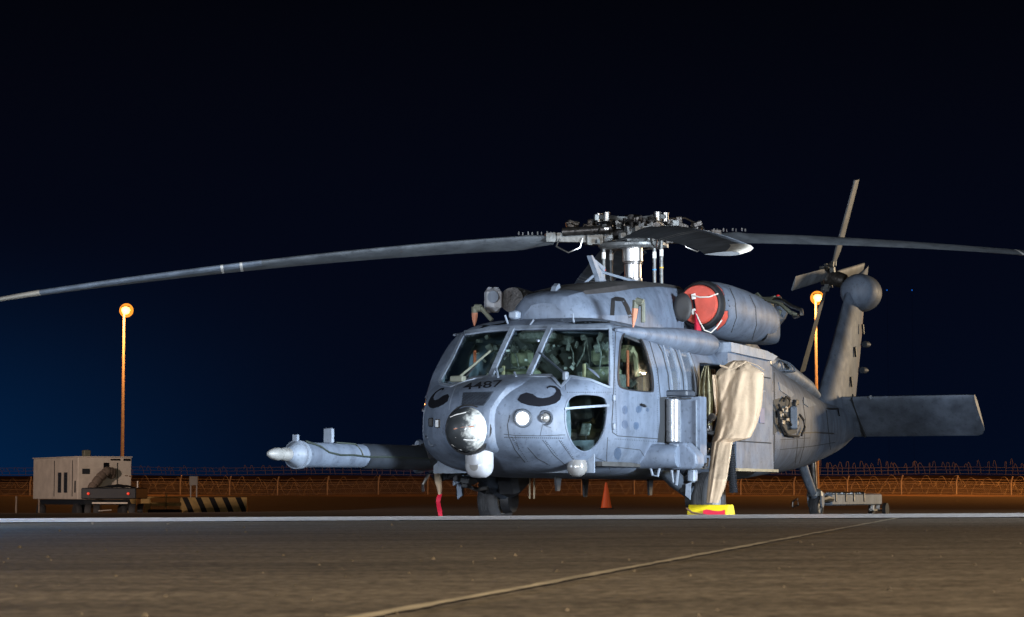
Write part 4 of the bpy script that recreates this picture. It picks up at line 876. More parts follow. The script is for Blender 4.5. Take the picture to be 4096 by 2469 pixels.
# tail cone: spine cover, equipment bay, cage antenna
MB().tube([(-2.9, .25, 2.36), (-4.2, .22, 2.32), (-5.6, .2, 2.18), (-6.8, .15, 2.02), (-7.6, .08, 1.92)], [.10, .15, .15, .12, .05], 12).build('drive_shaft_cover', M['paint2'], heli)
for i, x_ in enumerate((-3.6, -4.3, -5.2)): MB().box((x_, .3, 2.30-.03*i), (.14, .22, .14), bev=.03).build('shaft_bracket', M['hub2'], heli)
cgp = un(3108, 1440, 1, .3)
cg = MB().tube([un(3112, 1500, 1, .3), un(3108, 1450, 1, .3)], .03, 8).build('cage_antenna', M['paint2'], heli)
for k in range(5):
    a = pi*k/5; rr = .26; pp = []
    for j in range(9):
        b_ = -pi/2+pi*j/8; pp.append(un(3108, 1486, 1, .3)+Vector((rr*sin(b_)*cos(a)*1.0, rr*sin(b_)*sin(a), .16*cos(b_)+.0)))
    MB().tube(pp, .012, 5).build('cage_rib', M['paint2'], cg)
pp = [un(3108, 1486, 1, .3)+Vector((.26*cos(2*pi*j/16), .26*sin(2*pi*j/16), 0)) for j in range(17)]; MB().tube(pp, .012, 5).build('cage_ring', M['paint2'], cg)
# equipment bay on the port tail cone flank
bay = [(3092, 1600), (3130, 1590), (3165, 1610), (3185, 1660), (3195, 1700), (3180, 1735), (3140, 1740), (3110, 1725), (3092, 1740)]
eb = patch('equipment_recess', bay, M['interior'], heli, .006, .012, step=16)
q, n = hit(3158, 1672); MB().box(q+n*.06, (.22, .10, .32), Matrix.Rotation(.25, 3, 'Z'), bev=.02).build('equipment_box', M['paint2'], eb)
for pts_ in ([(3100, 1620), (3115, 1650), (3140, 1680), (3150, 1700)], [(3120, 1605), (3130, 1590), (3145, 1600), (3140, 1630), (3120, 1640)], [(3185, 1660), (3200, 1680), (3205, 1710), (3192, 1740)], [(3110, 1700), (3135, 1740), (3180, 1745)], [(3098, 1640), (3102, 1690), (3120, 1735)]):
    MB().tube([hit(a, b_)[0]+hit(a, b_)[1]*.05 for a, b_ in pts_], .018, 6).build('equipment_cable', random.choice([M['black'], M['cable']]), eb)
for i in range(12):
    q, n = hit(random.uniform(3098, 3180), random.uniform(1610, 1730)); MB().box(q+n*.03, (random.uniform(.05, .14), .06, random.uniform(.04, .12)), bev=.01).build('equipment_part', random.choice([M['black'], M['hub'], M['gadget']]), eb)
for pl in ([(3112, 1530), (3155, 1560), (3175, 1580), (3160, 1592), (3118, 1562)], [(3212, 1590), (3240, 1600), (3262, 1622), (3232, 1630), (3212, 1615)]): patch('access_panel', pl, M['paint2'], heli, .012, .02, step=14)
for pts_ in ([(3195, 1732), (3260, 1730), (3335, 1735)],): line('step_slot', pts_, M['black'], heli, 5, .004, .01)
for pts_ in ([(3322, 1570), (3345, 1590), (3358, 1612)], [(3330, 1615), (3345, 1640), (3350, 1665)]):
    MB().tube([hit(a, b_)[0]+hit(a, b_)[1]*.03 for a, b_ in pts_], .014, 6).build('static_line', M['black'], heli)

# ------------------------------------------------------------------ side doors, guns, pods
DP = [(-.30, 2.02), (-1.75, 2.06), (-1.78, .69), (-.30, .69)]
for s_ in (1, -1):
    sd = MB().prism(DP, (0, 1.215*s_, 0), (1, 0, 0), (0, 0, 1), (0, .05*s_, 0)).build('sliding_door', M['paint'], heli, smooth=False)
    MB().box((-1.0, 1.275*s_, .69), (1.6, .10, .035)).build('door_track', M['seatt'] if s_ == 1 else M['paint2'], sd, smooth=False)
    MB().box((-1.30, 1.269*s_, 1.40), (.20, .012, .20), bev=.004).build('placard', M['bluep'], sd)
    MB().box((-1.0, 1.268*s_, 1.72), (.9, .012, .02)).build('door_rib', M['paint2'], sd)
    for z_ in (1.05, 1.9): MB().box((-1.0, 1.268*s_, z_), (1.35, .010, .014)).build('door_seam', M['seam'], sd)
# hanging cloths inside the open gunner doorway
def cloth(name, px, depth0, m, parent, folds=5, amp=.03, nu=22, nv=14):
    """px: list of rows (left u, right u, v); hung at x=depth0, folded in depth"""
    vs = []
    for j in range(nv+1):
        t_ = j/nv*(len(px)-1); i = min(int(t_), len(px)-2); f = t_-i; l = lerp(px[i][0], px[i+1][0], f); r = lerp(px[i][1], px[i+1][1], f); v_ = lerp(px[i][2], px[i+1][2], f)
        for k in range(nu+1):
            a = k/nu; u_ = lerp(l, r, a); p = un(u_, v_, 0, depth0 + amp*sin(a*folds*2*pi+.6*sin(j*.5)) + amp*.5*sin(a*17+j*.3)); vs.append(p)
    fs = [(j*(nu+1)+k, j*(nu+1)+k+1, (j+1)*(nu+1)+k+1, (j+1)*(nu+1)+k) for j in range(nv) for k in range(nu)]
    vb = [v - Vector((.012, 0, 0)) for v in vs]; n_ = len(vs); fs2 = fs + [tuple(i+n_ for i in reversed(f)) for f in fs]
    return MB().add(vs+vb, fs2).build(name, m, parent, fix=False)
kc = cloth('curtain', [(2818, 2836, 1462), (2806, 2842, 1490), (2797, 2848, 1540), (2793, 2850, 1600), (2795, 2848, 1680), (2800, 2846, 1740)], 1.05, M['khaki'], None, 3, .04)
kc.parent = None; kc.matrix_basis = heli.matrix_basis.copy(); kc.location = heli.location; kc.rotation_euler = heli.rotation_euler
tag(kc, 'khaki cloth bundle hanging at the front of the open gunner doorway', 'cloth')
MB().box((.95, 1.16, 1.15), (.3, .16, .5), bev=.04).build('gun_mount', M['black'], heli)
gmx = MB()
for i in range(26): gmx.box(un(random.uniform(2795, 2850), random.uniform(1640, 1850), 0, random.uniform(.9, 1.3)), (random.uniform(.04, .14), random.uniform(.02, .09), random.uniform(.03, .12)), Matrix.Rotation(random.uniform(-.8, .8), 3, 'X'), bev=.008)
tag(gmx.build('gun_mount_fitting', M['hub'], heli), kind='stuff')
MB().tube([un(2789, 1640, 0, 1.5), un(2795, 1675, 0, 1.5), un(2803, 1695, 0, 1.5), un(2814, 1705, 0, 1.5)], .008, 6).build('yellow_lanyard', M['tapey'], heli)
MB().tube([un(2792, 1712, 0, 1.4), un(2830, 1728, 0, 1.2), un(2870, 1740, 0, 1.1)], .03, 8).build('feed_arm', M['black'], heli)
# ammunition pod: half cylinder and flat box, outboard of the skin
pod = MB().prism([(1.19, .98), (1.19, 1.49), (1.60, 1.52), (1.60, .75), (1.58, .74), (1.42, .90), (1.38, .98)], (1.72, 0, 0), (0, 1, 0), (0, 0, 1), (.22, 0, 0)).build('ammunition_box', M['paint'], heli, smooth=False)
MB().box((1.80, 1.165, 1.22), (.3, .05, .55)).build('pod_shadow_box', M['black'], pod)  # black box added as the shadow between canister and skin
MB().lathe((1.96, 1.275, .985), (0, 0, 1), [(0, .065), (.012, .085), (.50, .085), (.512, .065)], 32, cap=True).build('round_canister', mat('satin_grey_canister', (.23, .25, .28), .28, .35, noise=.15), pod, ang=30)
MB().box((1.82, 1.31, 1.56), (.28, .28, .08), bev=.02).build('box_lid', M['bluep'] if False else M['paintd'], pod)
MB().tube([(1.96, 1.17, 1.0), (2.02, 1.32, .965), (2.02, 1.40, .95), (1.98, 1.55, .80), (1.95, 1.66, .69)], .017, 8).build('box_cable', M['black'], pod)
MB().tube([(1.98, 1.18, 1.51), (2.0, 1.3, 1.52), (2.0, 1.42, 1.49), (1.96, 1.5, 1.50)], .009, 6).build('box_latch', M['steel'], pod)
for y_ in (1.36, 1.56): MB().box((1.955, y_, 1.2), (.02, .012, .55)).build('box_rib', M['paint2'], pod)
# landing gear stubs, wheels
wheels = []
def make_wheel(R, wd, name, parent, c):
    prof = [(-wd*.36, R*.55), (-wd*.46, R*.62), (-wd*.5, R*.78), (-wd*.44, R*.92), (-wd*.30, R*.985), (-wd*.2, R)]
    prof2 = []
    for g in (-.12, -.04, .04, .12): prof2 += [(wd*(g-.015), R), (wd*(g-.012), R*.975), (wd*(g+.012), R*.975), (wd*(g+.015), R)]
    full = prof + prof2 + [(-t_, r) for t_, r in reversed(prof)]
    wh = empty(name); wh.parent = parent; wh.location = c
    MB().lathe((0, 0, 0), (0, 1, 0), full, 48).build('tyre', M['tyre'], wh, ang=28)
    MB().lathe((0, 0, 0), (0, 1, 0), [(-wd*.36, R*.57), (-wd*.30, R*.5), (-wd*.22, R*.30), (-wd*.30, R*.26), (-wd*.34, R*.12), (-wd*.34, .01)], 32).build('rim', M['rim'], wh, ang=30)
    MB().lathe((0, 0, 0), (0, -1, 0), [(-wd*.36, R*.57), (-wd*.30, R*.5), (-wd*.22, R*.30), (-wd*.30, R*.26), (-wd*.34, R*.12), (-wd*.34, .01)], 32).build('rim', M['rim'], wh, ang=30)
    return wh
for s_ in (1, -1):
    # stub cylinder running outboard with rounded forward shell
    sb = MB().lathe((2.35, .98*s_, .815), (0, s_, 0), [(0, .145), (.30, .142), (.42, .135), (.50, .12)], 28, cap=True).build('gear_stub', M['paint'], heli)
    bx = MB().prism([(0, .98), (.20, .985), (.35, .84), (.36, .72), (.30, .665), (.04, .665), (-.01, .71)], (2.02, 1.33*s_, 0), (0, s_, 0), (0, 0, 1), (.28, 0, 0)).build('gear_fairing', M['paint'], heli, smooth=False)
    md = bx.modifiers.new('bev', 'BEVEL'); md.width = .035; md.segments = 3; md.limit_method = 'NONE'
    MB().box((2.315, 1.44*s_, .86), (.03, .06, .20), bev=.006).build('fairing_plate', M['paint2'], bx)
    for z_ in (.80, .86, .92): MB().lathe((2.33, 1.44*s_, z_), (1, 0, 0), [(0, .014), (.006, .014)], 10, cap=True).build('fairing_bolt', M['black'], bx)
    MB().tube([(2.38, 1.14*s_, .72), (2.39, 1.18*s_, .60), (2.39, 1.24*s_, .59), (2.38, 1.28*s_, .75)], .016, 7).build('boarding_step', M['paint2'], heli)
    MB().tube([(2.25, 1.36*s_, .66), (2.26, 1.38*s_, .52), (2.26, 1.42*s_, .49), (2.25, 1.44*s_, .66)], .020, 7).build('tie_down_ring', M['paint2'], heli)
    db = MB().tube([(2.25, 1.20*s_, .74), (1.75, 1.22*s_, .55), (1.12, 1.24*s_, .36)], [.09, .10, .085], 14).build('drag_beam', M['paintd'], heli)
    MB().tube([(1.30, 1.16*s_, .42), (1.28, 1.14*s_, .9), (1.25, 1.12*s_, 1.3)], [.06, .075, .075], 14).build('shock_strut', M['steel'] if s_ == -1 else M['paintd'], heli)
    MB().tube([(1.30, 1.14*s_, .48), (1.62, 1.04*s_, .62)], .03, 8).build('brake_line', M['black'], db)
    MB().box((1.62, 1.30*s_, .50), (.22, .14, .16), Matrix.Rotation(.5, 3, 'Y'), bev=.03).build('beam_joint', M['black'], db)
    MB().box((1.72, 1.42*s_, .60), (.12, .10, .16), bev=.02).build('beam_bracket', M['paint2'], db)
    MB().prism([(0, 0), (.06, .02), (.05, -.18), (-.01, -.13)], (2.0, 1.45*s_, .50), (0, s_, 0), (0, 0, 1), (.02, 0, 0)).build('loose_strap', M['paint2'], db, smooth=False)
    bk = MB().lathe((1.12, 1.19*s_, .32), (0, s_, 0), [(-.03, .16), (.08, .17)], 20, cap=True).build('brake_pack', M['black'], db)
    make_wheel(.33, .26, 'main_wheel', heli, (1.12, 1.40*s_, .32))
for s_ in (-1,):   # dark gear bulk and rods seen under the belly beside the starboard wheel
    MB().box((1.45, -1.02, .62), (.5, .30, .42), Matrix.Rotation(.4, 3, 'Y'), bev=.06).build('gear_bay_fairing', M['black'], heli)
    for y_ in (-.86, -.80): MB().tube([(1.3, y_, .62), (1.3, y_, .33)], .012, 6).build('hydraulic_rod', M['seatt'], heli)
tw = make_wheel(.19, .15, 'tail_wheel', heli, (-7.72, 0, .19))
tgs = MB().tube([(-7.0, 0, .86), (-7.35, 0, .55), (-7.62, 0, .36)], [.075, .07, .06], 14).build('tail_strut', M['paint2'], heli)
MB().tube([(-7.55, .0, .95), (-7.60, 0, .62), (-7.66, 0, .42)], [.05, .045, .04], 12).build('oleo', M['steel'], tgs)
for y_ in (-.105, .105): MB().prism([(-.06, .19), (.08, .19), (.07, .02), (.03, -.04), (-.03, -.04), (-.07, .02)], (-7.70, y_-.012, .22), (1, 0, 0), (0, 0, 1), (0, .024, 0)).build('wheel_fork', M['paint2'], tgs, smooth=False)
MB().lathe((-7.64, 0, .40), (0, 0, 1), [(-.04, .13), (.03, .12), (.07, .07)], 18, cap=True).build('swivel', M['hub2'], tgs)
MB().tube([(-7.45, -.30, .27), (-7.45, -.22, .32), (-7.45, -.2, .22), (-7.45, -.30, .18), (-7.45, -.30, .27)], .014, 6).build('tow_ring', M['steel'], tgs)
# ribbed ejection chutes
def chute(name, a, b_, r, parent):
    a, b_ = Vector(a), Vector(b_); pts_ = []; rr = []; N_ = 44
    for i in range(N_+1): pts_.append(a.lerp(b_, i/N_)); rr.append(r*(1.0 if i % 2 else .80))
    return MB().tube(pts_, rr, 14).build(name, M['dkmetal'] if parent is None else mat('ribbed_black_hose', (.03, .033, .04), .3, .3), parent, ang=20)
chute('ejection_chute', (.95, 1.62, .98), (.95, 1.66, .40), .055, heli); chute('ejection_chute', (1.7, -1.62, .66), (1.7, -1.62, .36), .055, heli)
MB().tube([(.95, 1.60, 1.05), (.95, 1.62, .97)], .06, 12).build('chute_collar', M['paintd'], heli)
# starboard gun (mostly in shadow) with small white-cuffed ends
sg = MB().tube([(2.6, -1.42, .86), (3.3, -1.44, .86)], .10, 14).build('starboard_gun', M['hub'], heli)
for z_, x_ in ((.97, 3.15), (.68, 3.2)): MB().lathe((x_, -1.45, z_), (1, 0, .1), [(-.12, .04), (0, .055), (.05, .03)], 12, cap=True).build('gun_end_cap', M['paint2'], sg)
MB().tube([(2.9, -1.45, .62), (2.95, -1.5, .50), (2.9, -1.52, .42)], .02, 8).build('gun_handle', M['steel'], sg)
MB().tube([(2.4, -1.2, .66), (2.5, -1.5, .56), (2.45, -1.62, .58), (2.4, -1.4, .64)], .03, 8).build('gun_bracket', M['black'], sg)
MB().tube([(2.1, -1.45, .66), (2.1, -1.38, .50), (2.1, -1.2, .44), (2.1, -1.05, .46)], .025, 8).build('gun_frame', M['steel'], sg)
for k in range(10): MB().box((random.uniform(1.6, 2.6), random.uniform(-1.6, -1.1), random.uniform(.48, .72)), (random.uniform(.08, .25), random.uniform(.05, .15), random.uniform(.04, .12)), Matrix.Rotation(random.uniform(-.4, .4), 3, 'X'), bev=.01).build('gun_part', M['black'], sg)
# starboard nose-side fittings
for (u_, v_, r_, m_) in ((1735, 1770, .045, 'paintd'), (1714, 1746, .03, 'paintd')):
    q = un(u_, v_, 0, 4.3); MB().lathe(q, (1, 0, 0), [(-.12, r_*1.1), (0, r_*1.15), (.05, r_), (.052, r_*.6), (.0, r_*.45)], 18).build('side_sensor', M[m_], heli)
for (u_, v_) in ((1728, 1690), (1754, 1695)):
    q, n = hit(u_, v_); MB().box(q+n*.01, (.05, .06, .10), bev=.012).build('side_latch', M['black'] if u_ < 1740 else M['steel'], heli)

# refuelling probe
PRY = -1.12
pr = MB().lathe((4.55, PRY, .80), (1, 0, -.005), [(-3.0, .115), (.0, .125), (1.95, .132), (2.0, .132)], 28, cap=True).build('refuelling_probe', M['paint'], heli)
MB().lathe((2.6, PRY, .795), (1, 0, 0), [(0, .10), (.02, .14), (2.55, .137), (2.62, .134)], 28).build('probe_dark_sleeve', M['dkmetal'], pr)
MB().lathe((6.52, PRY, .79), (1, 0, 0), [(0, .132), (.03, .150), (.09, .150), (.10, .135), (.22, .085), (.27, .072)], 26, cap=True).build('probe_cone', M['paint2'], pr, ang=30)
MB().lathe((6.78, PRY, .79), (1, 0, 0), [(0, .070), (.10, .068), (.115, .060), (.19, .058), (.20, .066), (.26, .064), (.32, .050), (.38, .030), (.40, .01)], 26, cap=True).build('probe_nozzle', M['rim'], pr, ang=30)
MB().box((5.92, PRY, 1.0), (.05, .11, .16), bev=.01).build('probe_mast', M['paint2'], pr); MB().box((6.62, PRY, .96), (.05, .05, .07)).build('probe_clip', M['paint2'], pr)
zz = [(6.5, .05, .13), (6.3, .11, .08), (6.15, .13, .02), (5.9, .135, -.005), (5.6, .135, .0), (5.4, .137, -.01), (5.2, .14, -.015), (4.8, .145, -.01), (4.2, .145, -.01), (3.6, .145, -.02)]
MB().tube([(a, PRY+b_, .80+c) for a, b_, c in zz], .011, 6).build('probe_cable', M['cable'], pr)
MB().tube([(5.40, PRY+.137, .79), (5.42, PRY+.12, .85), (5.44, PRY+.06, .92), (5.8, PRY+.02, .93)], .010, 6).build('probe_cable', M['cable'], pr)
MB().box((3.4, -1.05, .84), (.9, .3, .26), bev=.08).build('probe_mount', M['black'], pr)
for k in range(8): MB().lathe((6.56, PRY+.135*cos(k*pi/4+.2), .79+.135*sin(k*pi/4+.2)), (1, 0, 0), [(-.02, .012), (.03, .012)], 7, cap=True).build('probe_bolt', M['steel'], pr)

# ------------------------------------------------------------------ gun cover (tan canvas), its own thing
def canvas_cover():
    # outline rows in the y-z plane at x about .9 : (v, left u, right u, depth half thickness)
    rows = [(1442, 2934, 2984, .05), (1450, 2915, 2994, .16), (1462, 2896, 3010, .22), (1480, 2874, 3040, .28), (1493, 2864, 3056, .30), (1530, 2857, 3055, .33), (1600, 2864, 3050, .33), (1650, 2871, 3042, .32), (1700, 2864, 3026, .31), (1735, 2856, 3010, .28), (1752, 2853, 3000, .25), (1760, 2850, 2975, .20),
            (1770, 2848, 2932, .15), (1830, 2841, 2922, .14), (1880, 2837, 2914, .14), (1940, 2831, 2903, .13), (1985, 2827, 2886, .12), (2012, 2826, 2874, .10)]
    tab = [(a, b_, c, d_) for a, b_, c, d_ in rows]; rings = []; N_ = 120; X0 = .9
    nn = 110
    for i in range(nn+1):
        v_ = 1442+(2012-1442)*i/nn; l, r, th = interp(tab, v_); ring = []
        for k in range(N_):
            a = 2*pi*k/N_; c, s_ = cos(a), sin(a); f = (c+1)/2; u_ = lerp(l, r, f)
            w_ = .5+.5*c
            fold = .008*sin(7*a+.012*(v_-1446)) + .035*math.exp(-((f-.52+.0006*(v_-1500))**2)/.004) - .045*math.exp(-((f-.30+.0003*(v_-1500))**2)/.003) + .010*sin(v_*.022+5*f) + .006*sin(11*a+.015*v_)
            for (u0_, v0_, u1_, v1_, am, wd_) in ((2960, 1446, 2880, 1620, -.05, 9), (2935, 1450, 2862, 1520, .03, 8), (2985, 1450, 2905, 1700, .03, 10), (3000, 1470, 2990, 1700, -.02, 12), (2900, 1640, 2858, 1760, -.05, 9), (2935, 1745, 2890, 1775, .03, 7), (2925, 1700, 2868, 1900, -.025, 8), (3030, 1490, 3020, 1740, .02, 10)):
                tt = ((u_-u0_)*(u1_-u0_)+(v_-v0_)*(v1_-v0_))/((u1_-u0_)**2+(v1_-v0_)**2); tt = max(0, min(1, tt)); dd = math.hypot(u_-u0_-tt*(u1_-u0_), v_-v0_-tt*(v1_-v0_)); fold += am*math.exp(-(dd/wd_)**2)
            fold *= .40 if v_ < 1760 else .26
            ring.append(un(u_, v_, 0, X0 + .85*max(0, min(1, (v_-1660)/260))**1.5 + .45*(1-min(1, max(0, (v_-1446)/330)))*(-.2) + s_*th*.8*(abs(s_)**-.62 if abs(s_) > .02 else 0) + fold*(1 if s_ > 0 else .5)))
        rings.append(ring)
    return MB().ring(rings)
cc = canvas_cover().build('gun_cover', M['canvas'], None, ang=60); cc.location = heli.location; cc.rotation_euler = heli.rotation_euler
tag(cc, 'tan canvas cover shrouding the door gun and hanging down to the wheel', 'cover')
for pts_, r_ in (([(2880, 1462), (2930, 1478), (2985, 1447)], .012), ([(2990, 1448), (3030, 1462), (3058, 1482)], .006)):
    MB().tube([un(a, b_, 0, 1.16) for a, b_ in pts_], r_, 6).build('cover_hem', M['canvas'], cc)
bf = cloth('inner_fold', [(2838, 2862, 1478), (2832, 2866, 1540), (2826, 2868, 1600), (2812, 2868, 1660), (2806, 2852, 1720), (2818, 2846, 1770)], .72, M['brown'], cc, 3, .035)
vs = cloth('cover_flap', [(2848, 2862, 1500), (2852, 2872, 1560), (2860, 2872, 1620), (2862, 2868, 1660), (2853, 2858, 1684)], 1.20, M['canvas'], cc, 1, .012, 8, 10)
# red ribbon on the cover leg and streamer under the probe
def ribbon3(name, pts_, wv, m, parent=None):
    vs = []; fs = []
    for i, p in enumerate(pts_):
        p = Vector(p); w_ = Vector(wv)*(.5+.04*sin(i*2.1)); vs += [p-w_, p+w_]
        if i: fs.append((2*i-2, 2*i-1, 2*i+1, 2*i))
    n_ = len(vs); vs += [Vector(v)+Vector((-.004, .001, 0)) for v in vs]; fs += [tuple(j+n_ for j in reversed(f)) for f in fs]
    return MB().add(vs, fs).build(name, m, parent, fix=False)
rb = ribbon3('warning_streamer', [un(a, b_, 0, 1.35+.02*i) for i, (a, b_) in enumerate([(2828, 1988), (2815, 2000), (2806, 2018), (2797, 2032), (2788, 2044)])], (0, .028, .012), M['ribbon']); rb.location = heli.location; rb.rotation_euler = heli.rotation_euler
tag(rb, 'red ribbon trailing from the canvas cover on to the yellow chocks', 'streamer')
rs = ribbon3('warning_streamer', [un(a, b_, 0, 2.6+.03*sin(i)) for i, (a, b_) in enumerate([(1760, 1976), (1755, 1990), (1752, 2008), (1755, 2026), (1759, 2044), (1761, 2060), (1762, 2078), (1762, 2090)])], (0, .055, 0), M['ribbon']); rs.location = heli.location; rs.rotation_euler = heli.rotation_euler
tag(rs, 'red streamer hanging under the probe on a cream sleeve left of the wheel', 'streamer')
MB().tube([un(1751, 1885, 0, 2.6), un(1752, 1925, 0, 2.6), un(1758, 1950, 0, 2.6), un(1759, 1978, 0, 2.6)], [.045, .042, .034, .018], 10).build('canvas_sleeve', M['canvas'], rs)
MB().tube([un(1738, 1890, 0, 2.5), un(1748, 1912, 0, 2.5), un(1775, 1905, 0, 2.5), un(1790, 1880, 0, 2.5)], .022, 8).build('sleeve_loop', M['black'], rs)
# chocks at the port wheel
for i, (xc, yc, lab) in enumerate(((1.58, 1.58, 'yellow chock in front of the near wheel with a red strap across it'), (.68, 1.30, 'yellow chock behind the near wheel, dark band near its end'))):
    c = empty('wheel_chock', heli.matrix_basis @ Vector((xc, yc, 0)), heli.rotation_euler[2]); tag(c, lab, 'wheel chock', 'yellow wheel chocks at the near main wheel')
    b_ = MB().prism([(-.11, 0), (.11, 0), (.09, .18), (.04, .26), (-.04, .26), (-.09, .18)], (0, -.25, 0), (1, 0, 0), (0, 0, 1), (0, .5, 0)).build('chock_body', M['yellow'], c, smooth=False)
    md = b_.modifiers.new('bev', 'BEVEL'); md.width = .012; md.segments = 2
    if i: MB().box((0, .12, .132), (.225, .03, .27)).build('chock_band', M['paintd'], c)
    else:
        MB().tube([(.11, -.25, .22), (.115, -.18, .17), (.118, 0, .14)], .012, 6).build('chock_rope', M['brown'], c)
        ribbon3('chock_strap', [(.118, -.04+.045*k, .165+.01*sin(k*1.2)) for k in range(7)], (0, 0, .06), M['ribbon'], c)
for (u_, m_) in ():
    pass
# tow bar at the tail wheel
tb = empty('tow_bar', heli.matrix_basis @ Vector((-9.6, 0, 0)), heli.rotation_euler[2]); tag(tb, 'pale steel tow bar lying behind the tail wheel', 'tow bar')
MB().box((-.15, 0, .30), (2.9, .16, .19), bev=.02).build('bar_beam', M['paint2'], tb)
for x_ in (1.1, .55, .1, -.5): MB().box((x_, 0, .34), (.08, .19, .17), bev=.02).build('bar_clamp', M['steel'], tb)
MB().tube([(1.9, .0, .26), (1.6, .10, .32), (1.25, .05, .30)], .05, 8).build('bar_head', M['steel'], tb); MB().tube([(1.9, 0, .26), (1.6, -.10, .26), (1.25, -.05, .28)], .05, 8).build('bar_head', M['steel'], tb)
MB().box((-1.45, 0, .12), (.5, .10, .05), bev=.01).build('bar_foot', M['steel'], tb)
for x_ in (-1.28, -1.62): MB().tube([(x_, .02, .36), (x_+.10, .02, .12)], .035, 8).build('bar_leg', M['white'], tb)
for y_ in (-.12, .12): MB().lathe((-1.66, y_, .12), (0, 1, 0), [(-.03, .05), (-.03, .12), (.03, .12), (.03, .05)], 20, cap=True).build('bar_wheel', M['tyre'], tb)

# ------------------------------------------------------------------ background
def at(u, v, Y):   # world point on the vertical plane at distance Y
    a = (u-2048)/FPX; b = -(v-1234.5)/FPX; d = Vector((a, cos(PITCH)-b*sin(PITCH), sin(PITCH)+b*cos(PITCH))); return Vector((0, 0, CAMH)) + d*(Y/d.y)
# traffic cone
pc = at(2425, 2040, 67); pc.z = ground_z(pc.x, 67)
cn = empty('traffic_cone', pc); tag(cn, 'orange traffic cone standing on the apron under the helicopter nose', 'traffic cone')
MB().lathe((0, 0, .03), (0, 0, 1), [(0, .17), (.02, .15), (.72, .03), (.73, .01)], 24, cap=True).build('cone_body', M['orange'], cn); MB().box((0, 0, .018), (.40, .40, .036), bev=.008).build('cone_base', M['bblack'], cn)
# ground power cart
gp_ = at(527, 1998, 88); g0 = ground_z(-14, 88)
cor = at(310, 1998, 84.5)
gc = empty('generator_cart', (cor.x, cor.y, g0)); ang_ = radians(30); gc.rotation_euler = (0, 0, ang_)
tag(gc, 'cream ground power generator box on wheels at the far left of the apron', 'generator')
zb_, zt_b = cor.z-g0, at(310, 1828, 84.5).z-g0
Wd, Ln = 2.02, 4.9
MB().box((Wd/2, Ln/2, (zb_+zt_b)/2), (Wd, Ln, zt_b-zb_), bev=.02).build('housing', M['cream'], gc)
hh = zt_b-zb_
MB().box((Wd/2, Ln/2, zt_b+.012), (Wd+.06, Ln+.06, .03)).build('roof_sheet', M['cream'], gc)
for (x_, w_, z_, h_, m_) in ((1.48, .025, zb_+hh*.56, hh*.62, 'seam'), (.30, .28, zb_+hh*.66, .19, 'dkmetal'), (1.06, .20, zb_+hh*.80, .20, 'mark'), (1.40, .36, zb_+hh*.94, .06, 'mark'), (1.84, .26, zb_+hh*.94, .08, 'mark'), (1.83, .10, zb_+hh*.56, .03, 'brown'), (1.96, .08, zb_+hh*.55, .03, 'brown')):
    MB().box((x_, -.008, z_), (w_, .02, h_)).build('panel_mark', M[m_], gc, smooth=False)
for y_ in (1.25, 1.9): MB().box((-.012, y_, zb_+hh*.40), (.03, .30, hh*.48)).build('louvre_panel', M['dkmetal'], gc, smooth=False)
for y_ in (1.25, 1.9):
    for k in range(6): MB().box((-.03, y_, zb_+hh*.20+k*hh*.08), (.012, .29, .02)).build('louvre', M['paintd'], gc, smooth=False)
for y_ in (.55, 2.5): MB().box((-.008, y_, zb_+hh*.5), (.02, .03, hh*.86)).build('door_gap', M['seam'], gc, smooth=False)
MB().box((-.02, .22, zb_+hh*.3), (.04, .05, hh*.28)).build('door_bar', M['dkmetal'], gc, smooth=False)
MB().box((.45, .4, zt_b+.14), (.26, .26, .24), bev=.03).build('exhaust_stack', M['olive'], gc)
MB().box((Wd/2, Ln/2, zb_-.10), (Wd*.85, Ln*.95, .18)).build('chassis', M['dkmetal'], gc)
for x_ in (.15, Wd-.15):
    for y_ in (.45, Ln-.5): MB().lathe((x_, y_, .28), (1, 0, 0), [(-.1, .12), (-.1, .26), (-.07, .28), (.07, .28), (.1, .26), (.1, .12)], 20, cap=True).build('wheel', M['tyre'], gc)
hp = [(.28, -.30, zb_+.12), (.45, -.32, zb_+.45), (.72, -.30, zb_+.78), (1.0, -.25, zb_+1.0), (1.22, -.14, zb_+.98), (1.25, -.02, zb_+.85)]
pts_ = []; rr = []
for i in range(48):
    t_ = i/47*(len(hp)-1); k = min(int(t_), len(hp)-2); pts_.append(Vector(hp[k]).lerp(Vector(hp[k+1]), t_-k)); rr.append(.17 if i % 6 else .145)
MB().tube(pts_, rr, 14).build('air_hose', M['duct'], gc, ang=20)
# dark low trailer with red tail lamps in front of it
tl = at(440, 1998, 80.5); tz = ground_z(tl.x, 80.5)
tr_ = empty('flatbed_trailer', (tl.x, tl.y, tz)); tag(tr_, 'low dark flatbed trailer with two red tail lamps in front of the generator', 'trailer')
zt_ = at(440, 1952, 80.5).z-tz; zb_ = at(440, 1996, 80.5).z-tz
MB().box((0, 1.0, (zt_+zb_)/2), (1.86, 2.6, zt_-zb_), bev=.03).build('trailer_bed', M['dkmetal'], tr_)
vs = []; fs = []
for i in range(15):
    for j in range(9):
        x_ = -.85+1.7*i/14; vs.append((x_, -.2+2.2*j/8, zt_+.015+.11*math.exp(-((x_-.15)/.42)**2)*(1-(2*j/8-1)**4)+.01*sin(i*2+j)))
fs = [(i*9+j, i*9+j+1, (i+1)*9+j+1, (i+1)*9+j) for i in range(14) for j in range(8)]
MB().add(vs, fs).build('tarpaulin', M['dkmetal'], tr_)
for u_ in (360, 519):
    p = at(u_, 1975, 80.5); MB().lathe((p.x-tl.x, -.32, p.z-tz), (0, -1, 0), [(0, .045), (.03, .045), (.04, .02)], 14, cap=True).build('tail_lamp', M['redlamp'], tr_)
